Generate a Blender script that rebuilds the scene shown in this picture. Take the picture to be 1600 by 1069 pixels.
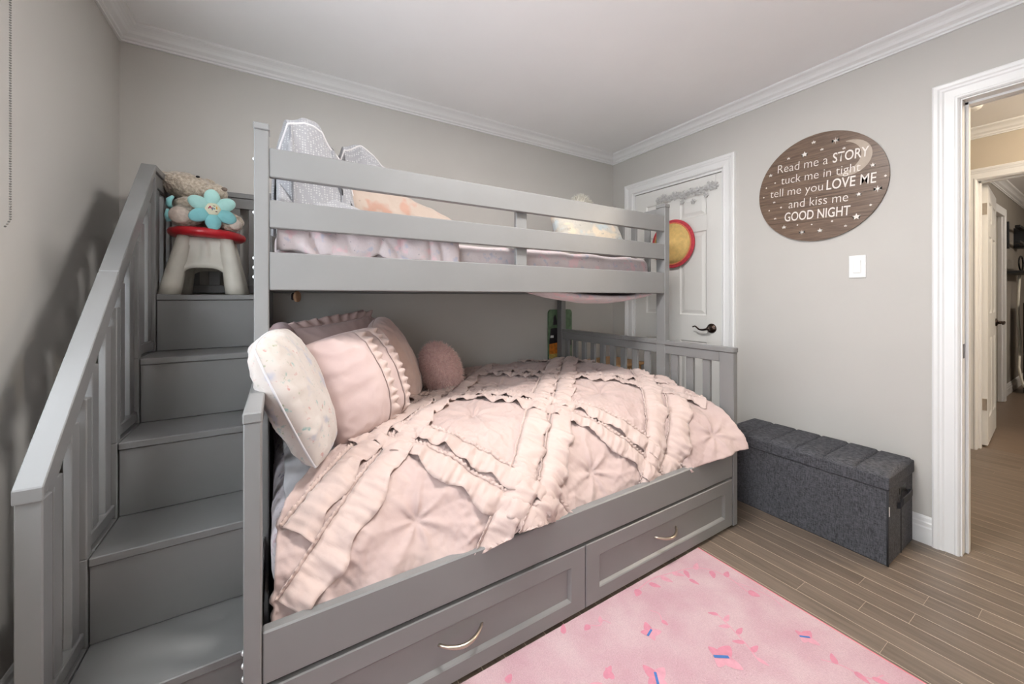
import bpy, bmesh, math, random
from mathutils import Vector, Matrix, noise, Euler

for o in list(bpy.data.objects): bpy.data.objects.remove(o)
random.seed(7)
scene = bpy.context.scene
COL = scene.collection

# ------------------------------------------------------------------ camera
CAM_H = 1.16; F_PX = 595.57; HORIZON = 464.7; YAW = 0.549
cam_d = bpy.data.cameras.new('camera'); cam = bpy.data.objects.new('camera', cam_d); COL.objects.link(cam)
cam_d.sensor_width = 36; cam_d.lens = F_PX / 1600 * 36
cam_d.shift_y = -(534.5 - HORIZON) / 1600
cam_d.clip_start = 0.02
cam.location = (0, 0, CAM_H); cam.rotation_euler = (math.pi / 2, 0, -YAW)
scene.camera = cam

# ------------------------------------------------------------------ world, lights, exposure
def srgb(r, g, b):
    f = lambda c: (c / 255 / 12.92) if c / 255 <= 0.04045 else ((c / 255 + 0.055) / 1.055) ** 2.4
    return (f(r), f(g), f(b), 1)

w = bpy.data.worlds.new('sky'); scene.world = w; w.use_nodes = True
bg = w.node_tree.nodes['Background']; bg.inputs[0].default_value = (0.80, 0.90, 1.0, 1); bg.inputs[1].default_value = 1.2
vs = scene.view_settings
vs.view_transform = 'Standard'; vs.look = 'None'; vs.gamma = 1; vs.use_curve_mapping = False
vs.exposure = 0.2

def area_light(name, loc, rot, sx, sy, energy, col):
    l = bpy.data.lights.new(name, 'AREA'); l.shape = 'RECTANGLE'; l.size = sx; l.size_y = sy
    l.energy = energy; l.color = col
    o = bpy.data.objects.new(name, l); COL.objects.link(o); o.location = loc; o.rotation_euler = rot
    return o
def fill_light(name, loc, radius, energy, col):
    l = bpy.data.lights.new(name, 'POINT'); l.shadow_soft_size = radius; l.energy = energy; l.color = col
    o = bpy.data.objects.new(name, l); COL.objects.link(o); o.location = loc
    return o
XL, XR, YB, YF, ZC = -0.640, 2.608, 2.493, -0.95, 2.44
WIN = (-0.72, 1.40, 0.85, 2.10)          # window opening in the left wall: y0 y1 z0 z1
area_light('window_daylight', (XL - 0.16, (WIN[0] + WIN[1]) / 2, (WIN[2] + WIN[3]) / 2), (0, -math.pi / 2, 0), 1.25, 2.1, 35, (0.88, 0.94, 1.0))
BOUNCE_XY = (0.92, 0.74)
_l = area_light('flash_bounce_light', (BOUNCE_XY[0], BOUNCE_XY[1], ZC - 0.032), (0, 0, 0), 0.42, 0.42, 36, (1.0, 0.98, 0.955)); _l.data.shape = 'DISK'  # unseen panel light added in place of flash bounced off the ceiling
fill_light('hall_fill_light', (3.75, -0.75, 2.26), 0.10, 62, (1.0, 0.86, 0.68))  # unseen warm light added to brighten the hall
fill_light('far_room_fill_light', (6.6, -0.9, 2.26), 0.10, 44, (1.0, 0.90, 0.80))  # unseen light added to brighten the room across the hall

# ------------------------------------------------------------------ helpers
def new_mat(name):
    m = bpy.data.materials.new(name); m.use_nodes = True
    nt = m.node_tree; b = nt.nodes['Principled BSDF']
    return m, nt, b
def nd(nt, t, **kw):
    n = nt.nodes.new(t)
    for k, v in kw.items(): setattr(n, k, v)
    return n
def paint(name, col, rough=0.5, var=0.04, vscale=6, bump=0.0, bscale=200, metal=0.0, spec=0.5, sheen=0.0, stretch=None, detail=3):
    """plain procedural surface: colour with faint noise variation and optional fine bump"""
    m, nt, b = new_mat(name)
    tc = nd(nt, 'ShaderNodeTexCoord'); n = nd(nt, 'ShaderNodeTexNoise')
    n.inputs['Scale'].default_value = vscale; n.inputs['Detail'].default_value = detail
    src = tc.outputs['Object']
    if stretch:
        mp = nd(nt, 'ShaderNodeMapping'); mp.inputs['Scale'].default_value = stretch
        nt.links.new(src, mp.inputs[0]); src = mp.outputs[0]
    nt.links.new(src, n.inputs['Vector'])
    r = nd(nt, 'ShaderNodeValToRGB')
    c = col
    r.color_ramp.elements[0].position = 0.3; r.color_ramp.elements[1].position = 0.7
    r.color_ramp.elements[0].color = tuple(max(0, x * (1 - var)) for x in c[:3]) + (1,)
    r.color_ramp.elements[1].color = tuple(min(1, x * (1 + var)) for x in c[:3]) + (1,)
    nt.links.new(n.outputs[0], r.inputs[0]); nt.links.new(r.outputs[0], b.inputs['Base Color'])
    b.inputs['Roughness'].default_value = rough; b.inputs['Metallic'].default_value = metal
    b.inputs['Specular IOR Level'].default_value = spec
    if sheen: b.inputs['Sheen Weight'].default_value = sheen
    if bump:
        n2 = nd(nt, 'ShaderNodeTexNoise'); n2.inputs['Scale'].default_value = bscale; n2.inputs['Detail'].default_value = 2
        nt.links.new(src, n2.inputs['Vector'])
        bp = nd(nt, 'ShaderNodeBump'); bp.inputs['Strength'].default_value = bump; bp.inputs['Distance'].default_value = 0.004
        nt.links.new(n2.outputs[0], bp.inputs['Height']); nt.links.new(bp.outputs[0], b.inputs['Normal'])
    return m

def finish(o, name, mat, parent, smooth):
    if mat is not None:
        for mm in (mat if isinstance(mat, (list, tuple)) else [mat]): o.data.materials.append(mm)
    if smooth: o.data.polygons.foreach_set('use_smooth', [True] * len(o.data.polygons))
    if parent is not None:
        o.parent = parent; o.matrix_parent_inverse = world_inv(parent)
    return o
def world_inv(p):
    m = p.matrix_basis.copy()
    q = p
    while q.parent:
        m = q.parent.matrix_basis @ q.matrix_parent_inverse @ m; q = q.parent
    return m.inverted()
def obj_from(name, verts, faces, mat=None, parent=None, smooth=False):
    me = bpy.data.meshes.new(name); me.from_pydata([tuple(v) for v in verts], [], faces); me.update()
    o = bpy.data.objects.new(name, me); COL.objects.link(o)
    return finish(o, name, mat, parent, smooth)
def obj_bm(name, bm, mat=None, parent=None, smooth=False):
    bmesh.ops.recalc_face_normals(bm, faces=bm.faces)
    me = bpy.data.meshes.new(name); bm.to_mesh(me); bm.free()
    o = bpy.data.objects.new(name, me); COL.objects.link(o)
    return finish(o, name, mat, parent, smooth)
def bm_box(bm, x0, x1, y0, y1, z0, z1, bev=0.0, seg=1, mtx=None):
    r = bmesh.ops.create_cube(bm, size=1)
    vs_ = r['verts']
    for v in vs_: v.co = Vector(((x0 + x1) / 2 + v.co.x * (x1 - x0), (y0 + y1) / 2 + v.co.y * (y1 - y0), (z0 + z1) / 2 + v.co.z * (z1 - z0)))
    if bev:
        es = list({e for v in vs_ for e in v.link_edges})
        rr = bmesh.ops.bevel(bm, geom=es, offset=bev, segments=seg, affect='EDGES', profile=0.5)
        vs_ = list({v for f in rr['faces'] for v in f.verts} | {v for v in vs_ if v.is_valid})
    if mtx is not None:
        for v in vs_: v.co = mtx @ v.co
    return vs_
def box(name, x0, x1, y0, y1, z0, z1, mat, parent=None, bev=0.002, seg=1, smooth=False):
    bm = bmesh.new(); bm_box(bm, x0, x1, y0, y1, z0, z1, bev, seg)
    return obj_bm(name, bm, mat, parent, smooth)
def prism(name, poly, axis, a0, a1, mat, parent=None, bev=0.0):
    """extrude a 2D polygon along an axis. axis 'x': poly in (y,z); 'y': (x,z); 'z': (x,y)"""
    def p3(p, a):
        return (a, p[0], p[1]) if axis == 'x' else ((p[0], a, p[1]) if axis == 'y' else (p[0], p[1], a))
    bm = bmesh.new()
    A = [bm.verts.new(p3(p, a0)) for p in poly]; B = [bm.verts.new(p3(p, a1)) for p in poly]
    n = len(poly)
    bm.faces.new(A); bm.faces.new(B[::-1])
    for i in range(n): bm.faces.new((A[i], B[i], B[(i + 1) % n], A[(i + 1) % n]))
    bmesh.ops.recalc_face_normals(bm, faces=bm.faces)
    if bev: bmesh.ops.bevel(bm, geom=list(bm.edges), offset=bev, segments=1, affect='EDGES')
    return obj_bm(name, bm, mat, parent)
def bm_tube(bm, pts, rad, n=8, cap=True):
    pts = [Vector(p) for p in pts]; rings = []
    up = Vector((0, 0, 1))
    for i, p in enumerate(pts):
        t = (pts[min(i + 1, len(pts) - 1)] - pts[max(i - 1, 0)]).normalized()
        if i == 0:
            a = t.cross(up) if abs(t.dot(up)) < 0.95 else t.cross(Vector((1, 0, 0)))
            a.normalize()
        else:
            a = (a - t * a.dot(t)); a.normalize()
        b = t.cross(a)
        r = rad[i] if isinstance(rad, (list, tuple)) else rad
        rings.append([bm.verts.new(p + (a * math.cos(2 * math.pi * k / n) + b * math.sin(2 * math.pi * k / n)) * r) for k in range(n)])
    for i in range(len(rings) - 1):
        for k in range(n): bm.faces.new((rings[i][k], rings[i][(k + 1) % n], rings[i + 1][(k + 1) % n], rings[i + 1][k]))
    if cap:
        bm.faces.new(rings[0][::-1]); bm.faces.new(rings[-1])
def tube(name, pts, rad, mat, parent=None, n=8):
    bm = bmesh.new(); bm_tube(bm, pts, rad, n)
    return obj_bm(name, bm, mat, parent, True)
def bm_lathe(bm, prof, n=32, mtx=Matrix()):
    rings = []
    for r, z in prof:
        if r < 1e-6: rings.append([bm.verts.new(mtx @ Vector((0, 0, z)))])
        else: rings.append([bm.verts.new(mtx @ Vector((r * math.cos(2 * math.pi * k / n), r * math.sin(2 * math.pi * k / n), z))) for k in range(n)])
    for i in range(len(rings) - 1):
        A, B = rings[i], rings[i + 1]
        for k in range(n):
            k2 = (k + 1) % n
            if len(A) == 1 and len(B) == 1: continue
            if len(A) == 1: bm.faces.new((A[0], B[k], B[k2]))
            elif len(B) == 1: bm.faces.new((A[k], A[k2], B[0]))
            else: bm.faces.new((A[k], A[k2], B[k2], B[k]))
def lathe(name, prof, mat, parent=None, mtx=Matrix(), n=32, smooth=True):
    bm = bmesh.new(); bm_lathe(bm, prof, n, mtx)
    return obj_bm(name, bm, mat, parent, smooth)
def thing(name, label, cat, loc=(0, 0, 0), group=None):
    o = bpy.data.objects.new(name, None); COL.objects.link(o); o.location = loc; o.empty_display_size = 0.05
    return tag(o, label, cat, group)
def tag(o, label, cat, group=None):
    o['label'] = label; o['category'] = cat
    if group: o['group'] = group
    return o
def struct(o, label=None):
    o['kind'] = 'structure'
    if label: o['label'] = label
    return o
def smoothstep(a, b, x):
    t = max(0.0, min(1.0, (x - a) / (b - a))); return t * t * (3 - 2 * t)
def interp(x, xs, ys):
    if x <= xs[0]: return ys[0]
    for i in range(len(xs) - 1):
        if x <= xs[i + 1]: return ys[i] + (ys[i + 1] - ys[i]) * (x - xs[i]) / (xs[i + 1] - xs[i])
    return ys[-1]
def text_mesh(body, size, offset=0.0, extrude=0.0, shear=0.0, spacing=1.0):
    cu = bpy.data.curves.new('lettering', 'FONT'); cu.body = body; cu.size = size; cu.offset = offset; cu.extrude = extrude
    cu.shear = shear; cu.space_character = spacing; cu.resolution_u = 4
    o = bpy.data.objects.new('lettering', cu); COL.objects.link(o)
    dg = bpy.context.evaluated_depsgraph_get()
    me = bpy.data.meshes.new_from_object(o.evaluated_get(dg)); bpy.data.objects.remove(o)
    return me

# ------------------------------------------------------------------ materials
M_wall = paint('wall_paint', srgb(194, 190, 184), 0.75, 0.015, 3, 0.05, 350)
M_hallwall = paint('hall_wall_paint', srgb(196, 184, 166), 0.75, 0.03, 5, 0.05, 350)
M_ceil = paint('ceiling_paint', srgb(244, 243, 242), 0.85, 0.01, 4, 0.05, 300)
M_white = paint('white_trim_paint', srgb(230, 229, 227), 0.35, 0.01, 5)
M_door = paint('white_door_paint', srgb(226, 224, 219), 0.4, 0.012, 5, 0.03, 120)
M_grey = paint('grey_bed_paint', srgb(124, 123, 122), 0.36, 0.03, 5, 0.03, 90, stretch=(1, 1, 1))
M_dkgap = paint('under_bed_shade', srgb(60, 56, 54), 0.8)  # shade of the gaps under the bed, put into the colour
M_nickel = paint('brushed_nickel', srgb(196, 184, 168), 0.28, 0.05, 40, metal=1.0)
M_bronze = paint('dark_bronze', srgb(70, 58, 52), 0.28, 0.15, 60, metal=0.9)
M_black = paint('black_metal', srgb(24, 24, 26), 0.45)
M_bolt = paint('bolt_steel', srgb(225, 225, 225), 0.3, metal=0.6)
M_plastic = paint('white_plastic', srgb(238, 237, 234), 0.3, 0.01)
M_chain = paint('blind_chain', srgb(90, 86, 80), 0.5)

def m_plank():
    m, nt, b = new_mat('hardwood_plank')
    tc = nd(nt, 'ShaderNodeTexCoord'); oi = nd(nt, 'ShaderNodeObjectInfo')
    mp = nd(nt, 'ShaderNodeMapping'); mp.inputs['Scale'].default_value = (26, 1.6, 5)
    vm = nd(nt, 'ShaderNodeVectorMath', operation='ADD'); sc = nd(nt, 'ShaderNodeVectorMath', operation='SCALE')
    cx = nd(nt, 'ShaderNodeCombineXYZ')
    for k in range(3): nt.links.new(oi.outputs['Random'], cx.inputs[k])
    nt.links.new(cx.outputs[0], sc.inputs[0]); sc.inputs['Scale'].default_value = 37
    nt.links.new(tc.outputs['Object'], vm.inputs[0]); nt.links.new(sc.outputs[0], vm.inputs[1])
    nt.links.new(vm.outputs[0], mp.inputs[0])
    n = nd(nt, 'ShaderNodeTexNoise'); n.inputs['Scale'].default_value = 2.4; n.inputs['Detail'].default_value = 8; n.inputs['Roughness'].default_value = 0.65
    nt.links.new(mp.outputs[0], n.inputs['Vector'])
    r = nd(nt, 'ShaderNodeValToRGB'); r.color_ramp.elements[0].position = 0.25; r.color_ramp.elements[1].position = 0.78
    r.color_ramp.elements[0].color = srgb(92, 80, 70); r.color_ramp.elements[1].color = srgb(132, 117, 103)
    nt.links.new(n.outputs[0], r.inputs[0])
    hs = nd(nt, 'ShaderNodeHueSaturation'); mr = nd(nt, 'ShaderNodeMapRange')
    mr.inputs['To Min'].default_value = 0.86; mr.inputs['To Max'].default_value = 1.12
    nt.links.new(oi.outputs['Random'], mr.inputs['Value']); nt.links.new(mr.outputs[0], hs.inputs['Value'])
    nt.links.new(r.outputs[0], hs.inputs['Color']); nt.links.new(hs.outputs[0], b.inputs['Base Color'])
    b.inputs['Roughness'].default_value = 0.38
    bp = nd(nt, 'ShaderNodeBump'); bp.inputs['Strength'].default_value = 0.12; bp.inputs['Distance'].default_value = 0.002
    nt.links.new(n.outputs[0], bp.inputs['Height']); nt.links.new(bp.outputs[0], b.inputs['Normal'])
    return m
M_plank = m_plank()
M_seam = paint('plank_joint_glint', srgb(186, 169, 148), 0.7, 0.1, 30)  # pale tone paints in the light caught on the plank bevels

# ================================================================== THE ROOM SHELL
WT = 0.122
# sub floor, ceiling
floor = struct(box('floor', XL - WT, XR + WT, YF - WT, YB + WT, -0.10, -0.0005, M_seam, None, 0))
struct(box('ceiling', XL - WT, XR + WT, YF - WT, YB + WT, ZC, ZC + 0.1, M_ceil, None, 0))
struct(box('wall_back', XL - WT, XR + WT, YB, YB + WT, 0, ZC, M_wall, None, 0))
struct(box('wall_front', XL - WT, XR + WT, YF - WT, YF, 0, ZC, M_wall, None, 0))
# left wall with the window opening
bm = bmesh.new()
bm_box(bm, XL - WT, XL, YF, WIN[0], 0, ZC); bm_box(bm, XL - WT, XL, WIN[1], YB, 0, ZC)
bm_box(bm, XL - WT, XL, WIN[0], WIN[1], 0, WIN[2]); bm_box(bm, XL - WT, XL, WIN[0], WIN[1], WIN[3], ZC)
struct(obj_bm('wall_left', bm, M_wall))
# right wall: closet opening and doorway
CLO = (1.472, 2.262, 2.05)      # y0 y1 top
DRW = (-0.40, 0.405, 2.045)
bm = bmesh.new()
bm_box(bm, XR, XR + WT, CLO[1], YB, 0, ZC); bm_box(bm, XR, XR + WT, CLO[0], CLO[1], CLO[2], ZC)
bm_box(bm, XR, XR + WT, DRW[1], CLO[0], 0, ZC); bm_box(bm, XR, XR + WT, DRW[0], DRW[1], DRW[2], ZC)
bm_box(bm, XR, XR + WT, YF, DRW[0], 0, ZC)
struct(obj_bm('wall_right', bm, M_wall))

# planks
def plank_mesh(L, W):
    bm = bmesh.new(); bm_box(bm, -W / 2, W / 2, -L / 2, L / 2, -0.012, 0)
    top = [e for e in bm.edges if all(abs(v.co.z) < 1e-6 for v in e.verts) and abs(e.verts[0].co.x - e.verts[1].co.x) < 1e-6]
    bmesh.ops.bevel(bm, geom=top, offset=0.0007, segments=1, affect='EDGES')
    bmesh.ops.recalc_face_normals(bm, faces=bm.faces)
    me = bpy.data.meshes.new('plank'); bm.to_mesh(me); bm.free(); me.materials.append(M_plank); return me
PW = 0.0805
PLEN = [0.60, 0.78, 0.96, 1.16, 1.38, 1.60]
PM = {L: plank_mesh(L - 0.0010, PW - 0.0017) for L in PLEN}
def lay(parent, x0, x1, y0, y1, phase, seed):
    rr = random.Random(seed)
    i0 = math.floor((x0 - phase) / PW)
    x = phase + i0 * PW
    while x < x1 - 0.004:
        a, b = max(x, x0), min(x + PW, x1)
        if b - a > 0.012:
            y = y0 - rr.random() * 0.5
            while y < y1:
                L = rr.choice(PLEN); c0, c1 = max(y, y0), min(y + L, y1)
                if c1 - c0 > 0.01:
                    o = bpy.data.objects.new('plank', PM[L]); COL.objects.link(o)
                    o.location = ((a + b) / 2, (c0 + c1) / 2, 0)
                    o.scale = ((b - a) / PW, (c1 - c0) / L, 1)
                    o.parent = parent
                y += L
        x += PW
lay(floor, XL, XR + WT, YF, YB, 1.669, 3)
hall_floor = struct(box('floor_hall', XR + WT, 4.66, -1.7, 2.7, -0.10, -0.0005, M_seam, None, 0))
lay(hall_floor, XR + WT, 4.66, -0.6, 1.25, 1.669, 5)
M_floorfar = paint('far_floor_wood', srgb(118, 100, 84), 0.38, 0.18, 6, stretch=(12, 1, 1), detail=6)
struct(box('floor_far', 4.66, 9.3, -2.2, 0.9, -0.10, -0.001, M_floorfar, None, 0))
for nm, (x0, x1, y0, y1) in (('hall_north', (XR + WT, 4.66, 1.25, 2.7)), ('hall_south', (XR + WT, 4.66, -1.7, -0.6))):
    struct(box('floor_' + nm, x0, x1, y0, y1, -0.01, 0, M_floorfar, None, 0))

# crown moulding, baseboards ----------------------------------------
CROWN = [(0, 0), (0.075, 0), (0.075, 0.008), (0.068, 0.014), (0.062, 0.016), (0.052, 0.022), (0.043, 0.031), (0.036, 0.042), (0.026, 0.048), (0.020, 0.052), (0.018, 0.062), (0.010, 0.066), (0.010, 0.074), (0, 0.074)]
def run_profile(name, wall, prof, base, up, lo, hi, mitre=True, mat=None, parent=None):
    """sweep (out, drop) profile along a wall. wall in 'back','front','left','right' of the given box lo,hi=(x0,y0),(x1,y1)"""
    sgn = -1 if not up else 1
    V = []
    for e in (0, 1):
        for a, d in prof:
            z = base + sgn * d; m = a if mitre else 0
            if wall == 'back': V.append(((lo[0] + m) if e == 0 else (hi[0] - m), hi[1] - a, z))
            if wall == 'front': V.append(((lo[0] + m) if e == 0 else (hi[0] - m), lo[1] + a, z))
            if wall == 'left': V.append((lo[0] + a, (lo[1] + m) if e == 0 else (hi[1] - m), z))
            if wall == 'right': V.append((hi[0] - a, (lo[1] + m) if e == 0 else (hi[1] - m), z))
    n = len(prof)
    F = [(i, (i + 1) % n, n + (i + 1) % n, n + i) for i in range(n)] + [tuple(range(n)), tuple(range(2 * n - 1, n - 1, -1))]
    bm = bmesh.new(); vv = [bm.verts.new(v) for v in V]
    for f in F: bm.faces.new([vv[i] for i in f])
    return struct(obj_bm(name, bm, mat or M_white, parent))
lo, hi = (XL, YF), (XR, YB)
for i, wl in enumerate(('back', 'right', 'left', 'front')):
    run_profile('trim_%d' % (i + 1), wl, CROWN, ZC, False, lo, hi)
BASE = [(0, 0), (0.016, 0), (0.016, 0.075), (0.013, 0.082), (0.013, 0.098), (0.009, 0.104), (0.007, 0.118), (0.003, 0.126), (0, 0.128)]
run_profile('baseboard_left', 'left', BASE, 0, True, lo, hi)
run_profile('baseboard_back', 'back', BASE, 0, True, lo, hi)
run_profile('baseboard_front', 'front', BASE, 0, True, lo, hi)
run_profile('baseboard_right', 'right', BASE, 0, True, (XL, 0.493), (XR, 1.405), mitre=False)

# door casings --------------------------------------------------------
CAS = [(0, 0.010), (0.006, 0.016), (0.012, 0.016), (0.016, 0.013), (0.046, 0.014), (0.052, 0.018), (0.060, 0.019), (0.066, 0.023), (0.078, 0.024), (0.084, 0.020), (0.086, 0.0)]
def casing(name, face_x, outx, y0, y1, top, parent=None, mat=None):
    """mitred casing round an opening y0..y1 / top on the plane x=face_x; outx = -1 towards -X"""
    path = [(y0, 0), (y0, top), (y1, top), (y1, 0)]
    bm = bmesh.new(); rings = []
    for k, (y, z) in enumerate(path):
        ring = []
        for a, d in CAS + [(0, 0)]:
            yy = y - a if k < 2 else y + a
            zz = z + a if k in (1, 2) else z
            ring.append(bm.verts.new((face_x + outx * d, yy, zz)))
        rings.append(ring)
    n = len(CAS) + 1
    for k in range(3):
        for i in range(n): bm.faces.new((rings[k][i], rings[k][(i + 1) % n], rings[k + 1][(i + 1) % n], rings[k + 1][i]))
    bm.faces.new(rings[0]); bm.faces.new(rings[3][::-1])
    return struct(obj_bm(name, bm, mat or M_white, parent))
casing('trim_5', XR, -1, CLO[0] + 0.006, CLO[1] - 0.006, CLO[2] - 0.002)
casing('trim_6', XR, -1, DRW[0] + 0.006, DRW[1] + 0.004, DRW[2] + 0.004)
casing('trim_7', XR + WT, 1, DRW[0] + 0.006, DRW[1] - 0.006, DRW[2] - 0.006)
def jamb(name, x0, x1, y0, y1, top, stop=True):
    bm = bmesh.new(); t = 0.018
    bm_box(bm, x0, x1, y1 - t, y1, 0, top, 0.001); bm_box(bm, x0, x1, y0, y0 + t, 0, top, 0.001); bm_box(bm, x0, x1, y0 + t, y1 - t, top - t, top, 0.001)
    if stop:
        xs = x0 + (x1 - x0) * 0.42
        bm_box(bm, xs, xs + 0.035, y1 - t - 0.011, y1 - t, 0, top - t, 0.001); bm_box(bm, xs, xs + 0.035, y0 + t, y0 + t + 0.011, 0, top - t, 0.001)
        bm_box(bm, xs, xs + 0.035, y0 + t, y1 - t, top - t - 0.011, top - t, 0.001)
    return struct(obj_bm(name, bm, M_white))
jamb('trim_8', XR - 0.002, XR + WT + 0.002, DRW[0], DRW[1] + 0.016, DRW[2] + 0.016)
jamb('trim_9', XR - 0.002, XR + WT + 0.002, CLO[0], CLO[1], CLO[2], False)

# six-panel door builder ----------------------------------------------
def panel_door(root, W, H, T, mat, rows, sides=(-1,)):
    """door slab in local axes: x 0..W along the width, y thickness centred, z up. children: slab pieces + panels"""
    st = 0.112; mid = 0.10
    pw = (W - 2 * st - mid) / 2
    cols = [(st, st + pw), (st + pw + mid, W - st)]
    bm = bmesh.new()
    bm_box(bm, 0, W, -T / 2 + 0.008, T / 2 - 0.008, 0, H)
    for s in (-1, 1):
        y0, y1 = (-T / 2, -T / 2 + 0.0085) if s < 0 else (T / 2 - 0.0085, T / 2)
        bm_box(bm, 0, st, y0, y1, 0, H, 0.0008); bm_box(bm, W - st, W, y0, y1, 0, H, 0.0008); bm_box(bm, st, W - st, y0, y1, 0, rows[0][0]); bm_box(bm, st, W - st, y0, y1, rows[-1][1], H)
        for i in range(len(rows) - 1): bm_box(bm, st, W - st, y0, y1, rows[i][1], rows[i + 1][0])
        for r in rows: bm_box(bm, st + pw, st + pw + mid, y0, y1, r[0], r[1])
    slab = obj_bm('door_leaf', bm, mat); slab.parent = root
    for s in (-1, 1):
        for c in cols:
            for r in rows:
                b2 = bmesh.new()
                e = 0.026
                def ring(i, y):
                    return [b2.verts.new((c[0] + i, y, r[0] + i)), b2.verts.new((c[1] - i, y, r[0] + i)), b2.verts.new((c[1] - i, y, r[1] - i)), b2.verts.new((c[0] + i, y, r[1] - i))]
                f = s * T / 2
                R = [ring(0, f), ring(0.008, f - s * 0.0075), ring(0.016, f - s * 0.0075), ring(0.036, f - s * 0.002)]
                for q in range(3):
                    for k in range(4): b2.faces.new((R[q][k], R[q][(k + 1) % 4], R[q + 1][(k + 1) % 4], R[q + 1][k]))
                b2.faces.new(R[-1])
                p = obj_bm('panel', b2, mat); p.parent = root
def lever(root, x, z, side, T, toward, mat):
    """round rose and curved lever on local face y=side*T/2"""
    y = side * T / 2
    mt = Matrix.Translation((x, y, z)) @ Matrix.Rotation(math.pi / 2 * (1 if side < 0 else -1), 4, 'X')
    h = lathe('handle', [(0.034, 0), (0.034, 0.005), (0.030, 0.010), (0.022, 0.013), (0.014, 0.016), (0.011, 0.04), (0.0135, 0.043), (0.012, 0.052), (0, 0.054)], mat, None, mt, 24)
    h.parent = root; h['label'] = 'dark bronze lever handle with a round rose'
    bm = bmesh.new(); pts = []; rad = []
    for i in range(15):
        t = i / 14
        pts.append((x + toward * 0.118 * t, y + side * (0.046 - 0.004 * math.sin(t * 3)), z - 0.012 * math.sin(t * math.pi * 1.0 + 0.1) + 0.016 * smoothstep(0.55, 0.85, t) - 0.012 * smoothstep(0.86, 1, t)))
        rad.append(0.0085 * (1 - 0.45 * t))
    bm_tube(bm, pts, rad, 8)
    l = obj_bm('lever', bm, mat, None, True); l.parent = h
# closet door on the right wall: local x runs along +Y
d1 = bpy.data.objects.new('door_1', None); COL.objects.link(d1); struct(d1, 'white six-panel closet door in the right wall')
DW = CLO[1] - CLO[0] - 0.042
d1.location = (XR + 0.027, CLO[0] + 0.021, 0.012); d1.rotation_euler = (0, 0, math.pi / 2)   # local y- => world +X ; y+ => world -X
rows = [(0.20, 0.826), (1.018, 1.632), (1.742, 1.90)]
panel_door(d1, DW, CLO[2] - 0.034, 0.036, M_door, rows)
lever(d1, 0.072, 0.928, 1, 0.036, 1, M_bronze)
lp = box('latch_plate', -0.003, 0.0015, -0.012, 0.0188, 0.895, 0.96, M_bronze); lp.parent = d1
# strike plate on the doorway jamb
sp = box('strike_plate', XR + 0.010, XR + 0.040, DRW[1] - 0.0035, DRW[1] - 0.0018, 0.885, 0.95, M_bronze, None, 0.0005)
struct(sp, 'dark strike plate on the white door jamb')

# window in the left wall ---------------------------------------------
win = bpy.data.objects.new('window_1', None); COL.objects.link(win); win.location = (XL - 0.06, (WIN[0] + WIN[1]) / 2, WIN[2]); struct(win)
y0, y1, z0, z1 = WIN
bm = bmesh.new(); xf0, xf1 = XL - 0.085, XL - 0.035
for a in ((y0, y0 + 0.05, z0, z1), (y1 - 0.05, y1, z0, z1), (y0, y1, z0, z0 + 0.05), (y0, y1, z1 - 0.05, z1), ((y0 + y1) / 2 - 0.025, (y0 + y1) / 2 + 0.025, z0, z1)):
    bm_box(bm, xf0, xf1, a[0], a[1], a[2], a[3], 0.002)
obj_bm('window_frame', bm, M_white, win)
m_gl, nt, b = new_mat('window_glass'); b.inputs['Transmission Weight'].default_value = 1; b.inputs['Roughness'].default_value = 0; b.inputs['IOR'].default_value = 1.0; b.inputs['Base Color'].default_value = (1, 1, 1, 1)
for ya, yb_ in ((y0 + 0.05, (y0 + y1) / 2 - 0.025), ((y0 + y1) / 2 + 0.025, y1 - 0.05)):
    box('pane', XL - 0.066, XL - 0.062, ya, yb_, z0 + 0.05, z1 - 0.05, m_gl, win, 0)
box('window_sill', XL - 0.10, XL + 0.03, y0 - 0.03, y1 + 0.03, z0 - 0.025, z0, M_white, win, 0.003)
# roller blind rolled up over the window with a bead chain
blind = thing('roller_blind', 'rolled-up white roller blind with a dark bead chain on the left wall', 'blind', (XL + 0.05, 0.75, 2.26))
M_blind = paint('blind_fabric', srgb(222, 219, 212), 0.8)
tube('roll', [(XL + 0.045, WIN[0] - 0.06, 2.25), (XL + 0.045, 1.44, 2.25)], 0.028, M_blind, blind, 16)
for y in (WIN[0] - 0.075, 1.44): box('bracket', XL, XL + 0.08, y, y + 0.008, 2.21, 2.30, M_plastic, blind)
bm = bmesh.new()
import math as _m
CHY = 1.468
for side in (-1, 1):
    for i in range(150):
        z = 2.25 - i * 0.0063
        if z < 1.335: break
        off = 0.022 * side * min(1, max(0.0, (z - 1.325) / 0.03)) ** 0.5
        bmesh.ops.create_icosphere(bm, subdivisions=1, radius=0.0026, matrix=Matrix.Translation((XL + 0.045 + off, CHY, z)))
ch = obj_bm('bead_chain', bm, M_chain, blind, True); ch['kind'] = 'stuff'
lathe('chain_wheel', [(0, 0), (0.024, 0), (0.024, 0.01), (0, 0.01)], M_plastic, blind, Matrix.Translation((XL + 0.045, CHY + 0.005, 2.25)) @ Matrix.Rotation(math.pi / 2, 4, 'X'), 20)

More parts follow.
